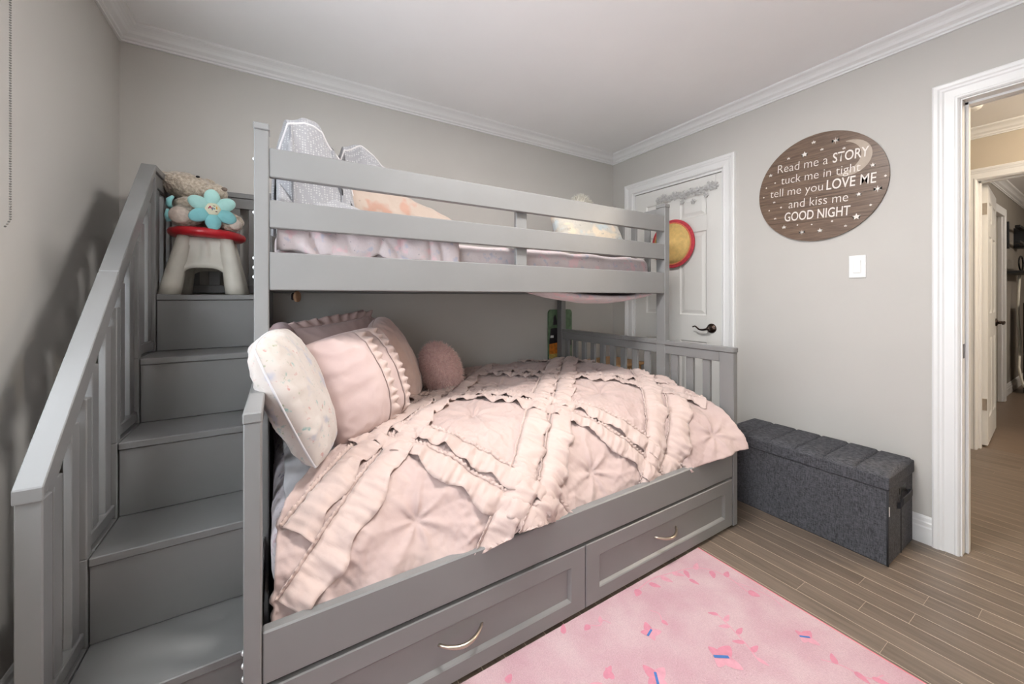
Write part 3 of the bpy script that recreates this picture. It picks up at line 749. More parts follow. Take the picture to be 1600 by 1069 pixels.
tube('seam_piping', [((OX0 + OX1) / 2, OY0 + 0.0055, 0.004), ((OX0 + OX1) / 2, OY0 + 0.0055, 0.30)], 0.0022, M_linen_dk, bn, 6)
box('hand_hole_shade', 2.382, 2.468, OY0 + 0.0045, OY0 + 0.008, 0.272, 0.300, M_black, bn, 0.001)  # black plate, no real opening; the hole's shade is its colour
bm = bmesh.new()
for i in range(9):
    pass
pts = [(2.352, OY0 + 0.005, 0.232), (2.352, OY0 - 0.006, 0.236), (2.362, OY0 - 0.014, 0.255), (2.425, OY0 - 0.018, 0.262), (2.488, OY0 - 0.014, 0.262), (2.498, OY0 - 0.004, 0.258), (2.498, OY0 + 0.005, 0.252)]
A = [bm.verts.new((p[0], p[1], p[2] - 0.014)) for p in pts]; B = [bm.verts.new((p[0], p[1], p[2] + 0.014)) for p in pts]
for i in range(len(pts) - 1): bm.faces.new((A[i], A[i + 1], B[i + 1], B[i]))
hd = obj_bm('carry_strap', bm, M_linen_dk, bn); md = hd.modifiers.new('t', 'SOLIDIFY'); md.thickness = 0.004
box('care_tag', OX0 + 0.006, OX0 + 0.020, OY0 + 0.0035, OY0 + 0.006, 0.215, 0.255, M_plastic, bn, 0.0005)

# ================================================================== LIGHT SWITCH, WALL SIGN
sw = thing('light_switch', 'white rocker light switch on the right wall below the round sign', 'light switch', (XR, 0.765, 1.32))
box('plate', XR - 0.006, XR, 0.730, 0.800, 1.263, 1.381, M_plastic, sw, 0.002)
box('rocker', XR - 0.010, XR - 0.006, 0.749, 0.781, 1.289, 1.355, M_plastic, sw, 0.0015)

def m_signwood():
    m, nt, b = new_mat('sign_wood')
    tc = nd(nt, 'ShaderNodeTexCoord'); mp = nd(nt, 'ShaderNodeMapping'); mp.inputs['Scale'].default_value = (2, 1.2, 26); mp.inputs['Rotation'].default_value = (math.radians(3), 0, 0)
    nt.links.new(tc.outputs['Object'], mp.inputs[0])
    n = nd(nt, 'ShaderNodeTexNoise'); n.inputs['Scale'].default_value = 5; n.inputs['Detail'].default_value = 8; n.inputs['Roughness'].default_value = 0.7
    nt.links.new(mp.outputs[0], n.inputs['Vector'])
    r = nd(nt, 'ShaderNodeValToRGB'); r.color_ramp.elements[0].position = 0.28; r.color_ramp.elements[1].position = 0.75
    r.color_ramp.elements[0].color = srgb(74, 58, 48); r.color_ramp.elements[1].color = srgb(140, 116, 98)
    nt.links.new(n.outputs[0], r.inputs[0]); nt.links.new(r.outputs[0], b.inputs['Base Color']); b.inputs['Roughness'].default_value = 0.33
    return m
M_sign = m_signwood()
M_signedge = paint('sign_edge', srgb(70, 56, 48), 0.6)
M_print = paint('sign_white_print', srgb(228, 220, 212), 0.5, 0.03, 40)
M_moon = paint('sign_moon_print', srgb(176, 160, 144), 0.45, 0.08, 30)
SY, SZ, SR = 0.940, 1.783, 0.302
sign = thing('wall_sign', 'round wooden bedtime sign with white lettering, moon and stars on the right wall', 'sign', (XR, SY, SZ))
tilt = math.radians(-3.2)
# local sign frame: a = reading direction (towards -Y), b = up, c = out of the wall (-X)
def sign_pt(y, z, out=0.0): return (XR - 0.0135 - out, y, z)
# board of planks: horizontal slices of the disc
cuts = [-SR, -0.185, -0.062, 0.052, 0.170, SR]
for i in range(5):
    b0, b1 = cuts[i] + 0.0006, cuts[i + 1] - 0.0006
    n = 22; right = []; left = []
    for k in range(n + 1):
        bb_ = b0 + (b1 - b0) * k / n; ww = math.sqrt(max(0, SR * SR - bb_ * bb_))
        right.append((ww, bb_)); left.append((-ww, bb_))
    poly = right + left[::-1]
    out = []
    for p in poly:
        if not out or (abs(out[-1][0] - p[0]) + abs(out[-1][1] - p[1])) > 1e-5: out.append(p)
    if abs(out[0][0] - out[-1][0]) + abs(out[0][1] - out[-1][1]) < 1e-5: out.pop()
    ct, s_ = math.cos(tilt), math.sin(tilt)
    yz = [(SY - (a * ct - b_ * s_), SZ + a * s_ + b_ * ct) for a, b_ in out]
    prism('board', yz, 'x', XR - 0.013, XR - 0.001, M_sign, sign)
SMAT = Matrix(((0, 0, -1, XR - 0.0132), (-1, 0, 0, 0), (0, 1, 0, 0), (0, 0, 0, 1)))   # text x -> -Y, text y -> Z, text z -> -X
def sign_text(name, body, y, z, y_end, hgt, bold):
    off = 0.010 if bold else -0.010
    words = body.split(' '); ext = []
    for q in range(len(words)):
        pm = text_mesh(' '.join(words[:q + 1]), 1.0, off); ext.append((min(v.co.x for v in pm.vertices), max(v.co.x for v in pm.vertices))); bpy.data.meshes.remove(pm)
    x_min, x_max = ext[0][0], ext[-1][1]
    sx = (y - y_end) / (x_max - x_min); sy = hgt / 0.70
    mt = SMAT.copy(); mt.translation = (XR - 0.0142, y, z)
    for q, wd in enumerate(words):
        me = text_mesh(wd, 1.0, 0.002 if 'M' in wd else off); w1 = max(v.co.x for v in me.vertices)
        me.transform(mt @ Matrix.Rotation(math.atan2(-0.055, 1), 4, 'Z') @ Matrix.Diagonal((sx, sy, 1, 1)) @ Matrix.Translation((ext[q][1] - w1 - x_min, 0, 0)))
        o = bpy.data.objects.new('lettering', me); COL.objects.link(o); me.materials.clear(); me.materials.append(M_print)
        o.parent = sign; o.matrix_parent_inverse = world_inv(sign)
        o['label'] = 'white lettering reading ' + wd
for a in (('read', 'Read me a', 1.137, 1.914, 0.888, 0.050, 0), ('story', 'STORY', 0.867, 1.899, 0.716, 0.052, 1), ('tuck', 'tuck me in tight', 1.119, 1.842, 0.749, 0.048, 0),
          ('tell', 'tell me you', 1.179, 1.774, 0.911, 0.048, 0), ('love', 'LOVE ME', 0.895, 1.757, 0.688, 0.054, 1), ('kiss', 'and kiss me', 1.079, 1.690, 0.800, 0.050, 0), ('good', 'GOOD NIGHT', 1.101, 1.616, 0.792, 0.052, 1)):
    sign_text(*a)
def flat_poly(name, pts, mat, out=0.0002, par=sign):
    n = len(pts); bm = bmesh.new(); f = bm.faces.new([bm.verts.new((XR - 0.0138 - out, y, z)) for y, z in pts])
    bmesh.ops.triangulate(bm, faces=[f]); return obj_bm(name, bm, mat, par)
# crescent moon
mc = (0.800, 1.905)
bm = bmesh.new(); prev = None
for q in range(25):
    t = q / 24; a = math.radians(-118 + 214 * t); a2 = math.radians(-90 + 165 * t)
    po = (mc[0] - 0.098 * math.cos(a), mc[1] + 0.094 * math.sin(a)); pi_ = (mc[0] + 0.046 - 0.100 * math.cos(a2), mc[1] + 0.010 + 0.086 * math.sin(a2))
    if q == 0 or q == 24: pi_ = (po[0] + 1e-4, po[1])
    cur = [bm.verts.new((XR - 0.0136, y, z)) for y, z in (po, pi_)]
    if prev: bm.faces.new((prev[0], cur[0], cur[1], prev[1]))
    prev = cur
obj_bm('moon', bm, M_moon, sign)
STARS = [(0.954, 2.042, .9), (0.854, 2.017, 1.5), (0.915, 1.989, .7), (0.817, 1.963, .7), (1.079, 1.988, .7), (0.998, 1.987, 1.4), (1.176, 1.913, .9), (1.151, 1.86, .4), (1.2, 1.841, .4), (1.215, 1.785, .4), (1.156, 1.743, .6), (1.119, 1.704, .5), (1.184, 1.697, .4), (1.151, 1.642, .6), (1.103, 1.582, 1), (1.033, 1.584, .4), (0.963, 1.576, .4), (1.011, 1.539, 1.3), (0.925, 1.536, 1.1), (0.869, 1.579, .5), (0.811, 1.544, .6), (0.766, 1.585, 1.5), (0.709, 1.635, .5), (0.756, 1.701, 1), (0.682, 1.712, 1.5), (0.653, 1.77, .5), (0.701, 1.838, 1)]
for y, z, s_ in STARS:
    flake = (y, z) in ((0.854, 2.017), (1.011, 1.539), (0.682, 1.712))
    npt = 6 if flake else 5; R_ = 0.0125 * s_; r_ = R_ * (0.22 if flake else 0.42)
    if s_ < 0.6: npt, r_ = 4, R_ * 0.7
    flat_poly('star', [(y + (R_ if k % 2 == 0 else r_) * math.sin(math.pi * k / npt), z + (R_ if k % 2 == 0 else r_) * math.cos(math.pi * k / npt)) for k in range(2 * npt)], M_print)

# ================================================================== RUG
def m_rug():
    m, nt, b = new_mat('pink_rug_pile')
    tc = nd(nt, 'ShaderNodeTexCoord'); n = nd(nt, 'ShaderNodeTexNoise'); n.inputs['Scale'].default_value = 7; n.inputs['Detail'].default_value = 5
    nt.links.new(tc.outputs['Object'], n.inputs['Vector'])
    r = nd(nt, 'ShaderNodeValToRGB'); r.color_ramp.elements[0].position = 0.32; r.color_ramp.elements[1].position = 0.68
    r.color_ramp.elements[0].color = srgb(200, 160, 168); r.color_ramp.elements[1].color = srgb(210, 181, 184)
    nt.links.new(n.outputs[0], r.inputs[0])
    n2 = nd(nt, 'ShaderNodeTexNoise'); n2.inputs['Scale'].default_value = 260; n2.inputs['Detail'].default_value = 3
    nt.links.new(tc.outputs['Object'], n2.inputs['Vector'])
    mx = nd(nt, 'ShaderNodeMixRGB', blend_type='MULTIPLY'); mx.inputs[0].default_value = 0.35
    nt.links.new(r.outputs[0], mx.inputs[1]); nt.links.new(n2.outputs[0], mx.inputs[2]); nt.links.new(mx.outputs[0], b.inputs['Base Color'])
    b.inputs['Roughness'].default_value = 1.0; b.inputs['Sheen Weight'].default_value = 0.25; b.inputs['Specular IOR Level'].default_value = 0.05
    bp = nd(nt, 'ShaderNodeBump'); bp.inputs['Strength'].default_value = 0.6; bp.inputs['Distance'].default_value = 0.003
    nt.links.new(n2.outputs[0], bp.inputs['Height']); nt.links.new(bp.outputs[0], b.inputs['Normal'])
    return m
M_rug = m_rug()
M_rugedge = paint('rug_edge', srgb(214, 120, 130), 0.95)
M_leaf = paint('rug_print_rose', srgb(196, 128, 144), 1.0, 0.08, 60); M_leaf2 = paint('rug_print_pale_rose', srgb(202, 146, 158), 1.0, 0.08, 60); M_blue = paint('rug_print_blue', srgb(70, 110, 168), 1.0, 0.1, 60)
RZ = 0.0085
rug = thing('area_rug', 'pink rug printed with vines and blue-bodied butterflies beside the bed', 'rug', (0.7, 0.2, 0))
box('pile', -0.25, 1.645, -0.62, 1.052, 0.001, RZ, M_rug, rug, 0.003)
box('edge_binding', 1.6445, 1.649, -0.62, 1.052, 0.001, RZ - 0.001, M_rugedge, rug, 0.001)
def rp(name, pts, mat, e=0.0006):
    bm = bmesh.new(); f = bm.faces.new([bm.verts.new((x, y, RZ + e)) for x, y in pts]); bmesh.ops.triangulate(bm, faces=[f])
    for ff in bm.faces:
        if ff.normal.z < 0: ff.normal_flip()
    me = bpy.data.meshes.new(name); bm.to_mesh(me); bm.free(); o = bpy.data.objects.new(name, me); COL.objects.link(o)
    return finish(o, name, mat, rug, False)
def leaf(x, y, L_, W_, a, mat=M_leaf, name='printed_leaf'):
    pts = []
    for k in range(14):
        t = 2 * math.pi * k / 14
        px, py = L_ / 2 * (1 + math.cos(t)), W_ / 2 * math.sin(t) * (1 - 0.45 * math.cos(t))
        pts.append((x + px * math.cos(a) - py * math.sin(a), y + px * math.sin(a) + py * math.cos(a)))
    leaf.n = getattr(leaf, 'n', 0) + 1
    rp(name, pts, mat, 0.0006 + 0.0001 * (leaf.n % 5))
def vine(pts, wid, mat=M_leaf2):
    sm = []
    for i in range(len(pts) - 1):
        p0, p1, p2, p3 = pts[max(i - 1, 0)], pts[i], pts[i + 1], pts[min(i + 2, len(pts) - 1)]
        for k in range(6):
            t = k / 6
            sm.append(tuple(0.5 * ((2 * p1[c]) + (-p0[c] + p2[c]) * t + (2 * p0[c] - 5 * p1[c] + 4 * p2[c] - p3[c]) * t * t + (-p0[c] + 3 * p1[c] - 3 * p2[c] + p3[c]) * t ** 3) for c in (0, 1)))
    sm.append(pts[-1])
    bm = bmesh.new(); prev = None
    for i, p in enumerate(sm):
        q, r_ = sm[max(i - 1, 0)], sm[min(i + 1, len(sm) - 1)]
        d = Vector((r_[0] - q[0], r_[1] - q[1])); d.normalize()
        cur = (bm.verts.new((p[0] - d.y * wid, p[1] + d.x * wid, RZ + 0.0005)), bm.verts.new((p[0] + d.y * wid, p[1] - d.x * wid, RZ + 0.0005)))
        if prev: bm.faces.new((prev[0], prev[1], cur[1], cur[0]))
        prev = cur
    obj_bm('printed_vine', bm, mat, rug)
def butterfly(x, y, s_, a, outline=False):
    for sd, aa, L_, W_ in ((1, 0.7, 1.0, 0.62), (1, 2.2, 0.7, 0.5), (-1, -0.7, 1.0, 0.62), (-1, -2.2, 0.7, 0.5)):
        leaf(x, y, L_ * s_, W_ * s_, a + aa, M_leaf if sd > 0 else M_leaf2, 'printed_wing')
    rp('printed_body', [(x + s_ * 0.38 * math.cos(a) * u - s_ * 0.08 * math.sin(a) * v, y + s_ * 0.38 * math.sin(a) * u + s_ * 0.08 * math.cos(a) * v) for u, v in ((-1, -1), (1, -1), (1, 1), (-1, 1))], M_blue, 0.0016)
butterfly(1.208, 0.691, 0.062, -0.6); butterfly(1.085, 0.869, 0.044, 0.3); butterfly(1.52, 0.584, 0.042, -0.7); butterfly(0.973, 0.754, 0.05, 0.9)
vine([(1.20, 1.02), (1.30, 1.03), (1.40, 1.01), (1.491, 0.985), (1.553, 0.94), (1.575, 0.87), (1.562, 0.79)], 0.0022)
vine([(1.577, 0.837), (1.60, 0.78), (1.612, 0.73), (1.599, 0.682)], 0.0016)
vine([(1.36, 0.80), (1.345, 0.74), (1.325, 0.68), (1.30, 0.63)], 0.002); vine([(1.47, 0.52), (1.50, 0.48), (1.52, 0.42), (1.57, 0.40)], 0.002)
vine([(0.93, 1.00), (0.96, 0.98), (0.985, 0.99), (1.0, 0.965)], 0.0016); vine([(1.164, 0.93), (1.18, 0.905), (1.164, 0.88)], 0.0018)
for x, y, L_, W_, a in ((1.40, 1.01, .05, .022, -.9), (1.46, 0.99, .045, .02, -2.2), (1.50, 0.97, .05, .02, .4), (1.553, .93, .045, .022, -2.4), (1.57, .88, .04, .02, .3), (1.565, .79, .04, .03, -1.2), (1.34, 1.02, .05, .024, -1.2), (1.27, 1.02, .045, .022, -1.0), (1.21, 1.02, .04, .026, 3.6), (1.43, .95, .04, .018, -1.4),
                        (1.36, .79, .035, .014, 2.4), (1.352, .76, .04, .015, .2), (1.345, .74, .04, .015, 2.6), (1.337, .71, .04, .015, .1), (1.325, .68, .04, .015, 2.5), (1.31, .65, .04, .016, 0), (1.30, .63, .035, .014, -1.4),
                        (1.49, .49, .04, .018, .6), (1.51, .45, .04, .02, -1.8), (1.53, .415, .045, .018, -1.1), (0.93, 1.0, .03, .02, 3.4), (0.97, .985, .03, .014, .9), (0.83, 1.02, .04, .018, .9), (1.164, .88, .025, .016, -1.5),
                        (0.84, .835, .05, .02, .4), (0.86, .82, .04, .018, 1.4), (0.82, .82, .04, .018, 2.4), (0.62, .86, .05, .03, 2), (0.70, .70, .05, .02, 1), (0.58, .98, .03, .02, .5), (1.05, .5, .06, .02, 1), (1.2, .42, .06, .024, 2), (1.38, .3, .06, .024, .3)):
    leaf(x, y, L_, W_, a, random.choice((M_leaf, M_leaf2)))

# ================================================================== CLOSET DOOR DECORATIONS
XD = XR + 0.009           # door face plane
gar = thing('snowflake_garland', 'silver glitter snowflake garland hanging across the closet door', 'garland', (XD, 1.77, 1.93))
M_silver = paint('silver_glitter', srgb(206, 204, 202), 0.3, 0.25, 300, 0.4, 400, metal=0.2)
def flake(y, z, R_, out=0.012):
    bm = bmesh.new()
    for k in range(6):
        a = math.pi * k / 3 + 0.2
        c = Vector((XD - out, y, z)); d = Vector((0, math.cos(a), math.sin(a))); e = Vector((0, -math.sin(a), math.cos(a)))
        bm_tube(bm, [c, c + d * R_], 0.0026, 5)
        for q in (0.5, 0.78):
            bm_tube(bm, [c + d * R_ * q, c + d * R_ * (q + 0.28) + e * R_ * 0.26], 0.0022, 4); bm_tube(bm, [c + d * R_ * q, c + d * R_ * (q + 0.28) - e * R_ * 0.26], 0.0022, 4)
        loop = [c + d * R_ * 0.45 + (d * math.cos(t) + e * math.sin(t)) * R_ * 0.2 for t in [2 * math.pi * i / 8 for i in range(9)]]
        bm_tube(bm, loop, 0.002, 4)
    obj_bm('snowflake', bm, M_silver, gar, True)
ys_ = [2.00, 1.955, 1.905, 1.86, 1.815, 1.765, 1.715, 1.665, 1.62, 1.575, 1.535]
for i, y in enumerate(ys_): flake(y, 1.938 + 0.008 * math.sin(i * 2.3) + 0.012 * smoothstep(1.62, 1.53, y), 0.034 if i % 2 else 0.026)
for y, z in ((1.79, 1.885), (1.70, 1.868), (1.60, 1.893)): flake(y, z, 0.018)
tube('string', [(XD - 0.012, y, 1.945 + 0.008 * math.sin(i)) for i, y in enumerate(ys_)] , 0.001, M_silver, gar, 5)
tube('string', [(XD - 0.012, 1.535, 1.95), (XD - 0.006, 1.532, 2.03)], 0.001, M_silver, gar, 5)

M_straw = paint('yellow_straw', srgb(222, 186, 116), 0.75, 0.1, 40, 0.5, 160); M_strawred = paint('red_straw', srgb(196, 62, 74), 0.75, 0.2, 50, 0.5, 160); M_strawor = paint('orange_straw', srgb(226, 128, 92), 0.75, 0.1, 40, 0.5, 160)
hat = thing('straw_hat', 'round yellow straw hat with a red brim edge hanging on the closet door', 'hat', (XD, 1.862, 1.572))
hm = Matrix.Translation((XD - 0.022, 1.862, 1.572)) @ Matrix.Rotation(-math.pi / 2, 4, 'Y')
def hatring(name, prof, mat): 
    o = lathe(name, prof, mat, hat, hm, 56); md = o.modifiers.new('t', 'SOLIDIFY'); md.thickness = 0.003; return o
hatring('crown', [(0, 0.075), (0.02, 0.068), (0.045, 0.052), (0.07, 0.036), (0.095, 0.024), (0.154, 0.014)], M_straw)
hatring('inner_band', [(0.154, 0.014), (0.163, 0.013)], M_strawor)
hatring('brim_edge', [(0.163, 0.013), (0.168, 0.012), (0.174, 0.008), (0.184, 0.010), (0.186, 0.004), (0.176, 0.0)], M_strawred)

# ================================================================== CORNER BEHIND THE FOOTBOARD
M_pine = paint('light_pine', srgb(196, 150, 100), 0.45, 0.15, 5, stretch=(2, 18, 18), detail=6)
tb = thing('small_table', 'small light wooden table in the corner behind the footboard', 'table', (2.30, 2.28, 0))
box('table_top', 2.04, 2.565, 2.10, 2.46, 0.61, 0.632, M_pine, tb, 0.004)
for x in (2.06, 2.515):
    for y in (2.12, 2.41): box('leg', x, x + 0.03, y, y + 0.03, 0.001, 0.61, M_pine, tb, 0.003)
box('apron', 2.09, 2.515, 2.128, 2.143, 0.55, 0.61, M_pine, tb, 0.002)
M_pgreen = paint('print_green', srgb(96, 122, 92), 0.5, 0.3, 30); M_pdark = paint('print_dark', srgb(40, 34, 40), 0.5, 0.4, 30); M_porange = paint('print_orange', srgb(206, 120, 40), 0.5, 0.35, 40); M_pyel = paint('print_yellow', srgb(200, 172, 96), 0.5, 0.35, 40); M_pred = paint('print_red', srgb(150, 40, 50), 0.5, 0.3, 40)
pb = thing('picture_board', 'tall green and orange picture board leaning behind the rear bed post', 'picture board', (1.98, 2.482, 0.63))
x0, x1, z0, z1, r_ = 1.862, 2.105, 0.34, 1.060, 0.03
def rr_poly(x0, x1, z0, z1, r_):
    P_ = []
    for cx_, cz_, a0 in ((x1 - r_, z1 - r_, 0), (x0 + r_, z1 - r_, 90)):
        for k in range(6): a = math.radians(a0 + 18 * k); P_.append((cx_ + r_ * math.cos(a), cz_ + r_ * math.sin(a)))
    return P_ + [(x0, z0), (x1, z0)]
prism('board', rr_poly(x0, x1, z0, z1, r_), 'y', 2.4755, 2.490, M_pgreen, pb)
def pprint(name, pts, mat, e=0.0):
    bm = bmesh.new(); f = bm.faces.new([bm.verts.new((x, 2.4752 - e, z)) for x, z in pts]); bmesh.ops.triangulate(bm, faces=[f]); obj_bm(name, bm, mat, pb)
pprint('printed_picture', [(x0 + 0.006, 0.80), (x0 + 0.02, 0.905), (x0 + 0.06, 0.91), (x0 + 0.10, 0.87), (x0 + 0.15, 0.9), (x1 - 0.006, 0.86), (x1 - 0.006, 0.76), (x0 + 0.006, 0.76)], M_pdark)
pprint('printed_picture', [(x0 + 0.045, 0.935), (x0 + 0.05, 1.0), (x0 + 0.07, 1.02), (x0 + 0.08, 0.98), (x0 + 0.085, 0.935)], M_pdark)
pprint('printed_picture', [(x0 + 0.006, 0.70), (x0 + 0.006, 0.78), (x0 + 0.10, 0.79), (x0 + 0.14, 0.75), (x0 + 0.13, 0.70)], M_porange, 0.0003)
pprint('printed_picture', [(x0 + 0.006, 0.62), (x0 + 0.006, 0.70), (x0 + 0.13, 0.70), (x0 + 0.12, 0.62)], M_pyel, 0.0003)
pprint('printed_picture', [(x0 + 0.18, 0.62), (x0 + 0.185, 0.82), (x0 + 0.225, 0.82), (x0 + 0.23, 0.62)], M_pred, 0.0003)
pprint('printed_picture', [(x0 + 0.015, 0.83), (x0 + 0.02, 0.85), (x0 + 0.05, 0.85), (x0 + 0.05, 0.83)], M_plastic, 0.0003)

# small round ornament hanging under the top bunk rail
orn = thing('round_ornament', 'small dark and tan round ornament hanging below the top bunk', 'ornament', (0.06, 1.9, 1.15))
lathe('disc', [(0, 0), (0.022, 0), (0.024, 0.006), (0.022, 0.012), (0, 0.012)], paint('tan_wood', srgb(150, 118, 90), 0.6), orn, Matrix.Translation((0.062, 1.88, 1.163)) @ Matrix.Rotation(math.radians(62), 4, 'Z') @ Matrix.Rotation(math.pi / 2, 4, 'X'), 24)
lathe('face', [(0, 0), (0.016, 0), (0.016, 0.004), (0, 0.006)], M_pdark, orn, Matrix.Translation((0.050, 1.873, 1.163)) @ Matrix.Rotation(math.radians(62), 4, 'Z') @ Matrix.Rotation(math.pi / 2, 4, 'X'), 20)
tube('cord', [(0.062, 1.88, 1.185), (0.062, 1.88, 1.206)], 0.002, M_black, orn, 6)

# ================================================================== LOWER BED: MATTRESS, SHEET, DUVET
def m_cloth(name, c0, c1, nscale=9, bump=0.25, bscale=60, sheen=0.25, rough=0.85):
    m, nt, b = new_mat(name)
    tc = nd(nt, 'ShaderNodeTexCoord'); n = nd(nt, 'ShaderNodeTexNoise'); n.inputs['Scale'].default_value = nscale; n.inputs['Detail'].default_value = 4
    nt.links.new(tc.outputs['Object'], n.inputs['Vector'])
    r = nd(nt, 'ShaderNodeValToRGB'); r.color_ramp.elements[0].position = 0.35; r.color_ramp.elements[1].position = 0.65
    r.color_ramp.elements[0].color = c0; r.color_ramp.elements[1].color = c1
    nt.links.new(n.outputs[0], r.inputs[0]); nt.links.new(r.outputs[0], b.inputs['Base Color'])
    b.inputs['Roughness'].default_value = rough; b.inputs['Sheen Weight'].default_value = sheen; b.inputs['Specular IOR Level'].default_value = 0.25
    n2 = nd(nt, 'ShaderNodeTexNoise'); n2.inputs['Scale'].default_value = bscale; n2.inputs['Detail'].default_value = 4
    nt.links.new(tc.outputs['Object'], n2.inputs['Vector'])
    bp = nd(nt, 'ShaderNodeBump'); bp.inputs['Strength'].default_value = bump; bp.inputs['Distance'].default_value = 0.004
    nt.links.new(n2.outputs[0], bp.inputs['Height']); nt.links.new(bp.outputs[0], b.inputs['Normal'])
    return m
def m_print(name, base0, base1, spots, nscale=9, bump=0.2, bscale=70):
    """cloth with scattered printed blotches: spots = [(colour, scale, threshold, offset)]"""
    m = m_cloth(name, base0, base1, nscale, bump, bscale)
    nt = m.node_tree; b = nt.nodes['Principled BSDF']
    col = b.inputs['Base Color'].links[0].from_socket
    tc = nd(nt, 'ShaderNodeTexCoord')
    for c, sc_, thr, off in spots:
        mp = nd(nt, 'ShaderNodeMapping'); mp.inputs['Location'].default_value = (off, off * 1.7, off * 0.6); nt.links.new(tc.outputs['Object'], mp.inputs[0])
        n = nd(nt, 'ShaderNodeTexNoise'); n.inputs['Scale'].default_value = sc_; n.inputs['Detail'].default_value = 2.5; n.inputs['Roughness'].default_value = 0.6
        nt.links.new(mp.outputs[0], n.inputs['Vector'])
        rp_ = nd(nt, 'ShaderNodeValToRGB'); rp_.color_ramp.elements[0].position = thr; rp_.color_ramp.elements[1].position = thr + 0.09
        nt.links.new(n.outputs[0], rp_.inputs[0])
        mx = nd(nt, 'ShaderNodeMixRGB'); mx.inputs[2].default_value = c
        nt.links.new(rp_.outputs[0], mx.inputs[0]); nt.links.new(col, mx.inputs[1]); col = mx.outputs[0]
    nt.links.new(col, b.inputs['Base Color'])
    return m
M_duvet = m_cloth('pink_cotton', srgb(184, 161, 155), srgb(192, 170, 163), 5, 0.35, 34)
M_ruffle = m_cloth('pink_ruffle_cotton', srgb(191, 169, 161), srgb(198, 177, 169), 7, 0.3, 45)
M_whiteq = m_cloth('white_quilt_cotton', srgb(192, 190, 193), srgb(203, 201, 203), 6, 0.3, 30)
M_sheet = m_print('floral_sheet', srgb(222, 212, 216), srgb(232, 224, 228), [(srgb(160, 148, 168), 34, 0.60, 0), (srgb(206, 172, 182), 30, 0.62, 3.1)])
def soft_box(name, x0, x1, y0, y1, z0, z1, r, mat, parent=None, amp=0.004, ns=7, n=(40, 28, 10)):
    """rounded cushion-like block with gentle unevenness"""
    bm = bmesh.new(); bm_box(bm, x0, x1, y0, y1, z0, z1)
    bmesh.ops.bevel(bm, geom=list(bm.edges), offset=r, segments=5, affect='EDGES', profile=0.5)
    for ax, cnt, a0, a1 in ((0, n[0], x0 + r, x1 - r), (1, n[1], y0 + r, y1 - r)):
        for k in range(1, cnt):
            co = [0, 0, 0]; no = [0, 0, 0]; co[ax] = a0 + (a1 - a0) * k / cnt; no[ax] = 1
            bmesh.ops.bisect_plane(bm, geom=list(bm.verts) + list(bm.edges) + list(bm.faces), plane_co=co, plane_no=no)
    bm.normal_update()
    for v in bm.verts: v.co += v.normal * amp * noise.noise(v.co * ns) * 2
    return obj_bm(name, bm, mat, parent, True)
mt_ = soft_box('mattress', -0.018, 1.918, 1.195, 2.425, 0.318, 0.548, 0.075, M_sheet, None, 0.003)
tag(mt_, 'full-size mattress in a floral sheet on the lower bunk', 'mattress')

# duvet: profile across the bed (back wall -> front rail), draped over the mattress edge
DPY = [2.415, 2.2, 1.9, 1.6, 1.48, 1.38, 1.30, 1.23, 1.18, 1.145, 1.12, 1.104, 1.098]
DPZ = [.640, .662, .666, .664, .655, .637, .608, .564, .512, .458, .405, .360, .335]
_s = [0]
for i in range(1, len(DPY)): _s.append(_s[-1] + math.hypot(DPY[i] - DPY[i - 1], DPZ[i] - DPZ[i - 1]))
S_END = _s[-1]; S_OFF = 0.035     # lattice was measured from y = 2.45
KA = 0.9
A_LINES = [0.42, 0.56, 1.15, 1.29, 1.88, 2.02, 2.62, 2.77]
B_LINES = [-1.15, -1.28, -0.45, -0.58, 0.25, 0.12, 0.95, 0.82, 1.52]
STAR_A = [0.86, 1.585, 2.32, 3.05]; STAR_B = [-0.86, -0.165, 0.535, 1.235]
star_pts = []
for a in STAR_A:
    for b_ in STAR_B:
        X_ = (a + b_) / 2; s_ = (a - b_) / 2 / KA - S_OFF
        if -0.1 < X_ < 2.05 and 0 < s_ < S_END + 0.1: star_pts.append((X_, s_, random.random() * 6))
def x_left(s): return interp(s, [0.0, 0.80, 0.95, 1.06, 1.17, 1.25, S_END], [0.62, 0.46, 0.20, 0.085, 0.010, -0.008, -0.016])
def base_pt(X_, s):
    y = interp(s, _s, DPY); z = interp(s, _s, DPZ)
    fr = smoothstep(0.9, S_END, s)
    z -= 0.030 * (1 - smoothstep(0.05, 0.55, X_)) * (1 - fr) + 0.040 * (1 - smoothstep(0.62, 1.15, X_)) * (1 - smoothstep(0.45, 0.95, s))
    z += 0.012 * smoothstep(1.0, 1.7, X_) * (1 - smoothstep(1.1, 1.45, s))
    k = smoothstep(1.45, 1.95, X_)                      # foot corner swings out over the rail
    y -= k * 0.105 * smoothstep(0.95, S_END, s); z += k * 0.082 * smoothstep(1.1, S_END, s)
    k2 = math.exp(-((X_ - 0.70) / 0.16) ** 2)           # a flap spills over the rail
    y -= k2 * 0.060 * smoothstep(1.15, S_END, s); z += k2 * 0.070 * smoothstep(1.2, S_END, s)
    return Vector((X_, y, z))
def N2(x, y, z=0.0): return noise.noise(Vector((x, y, z)))
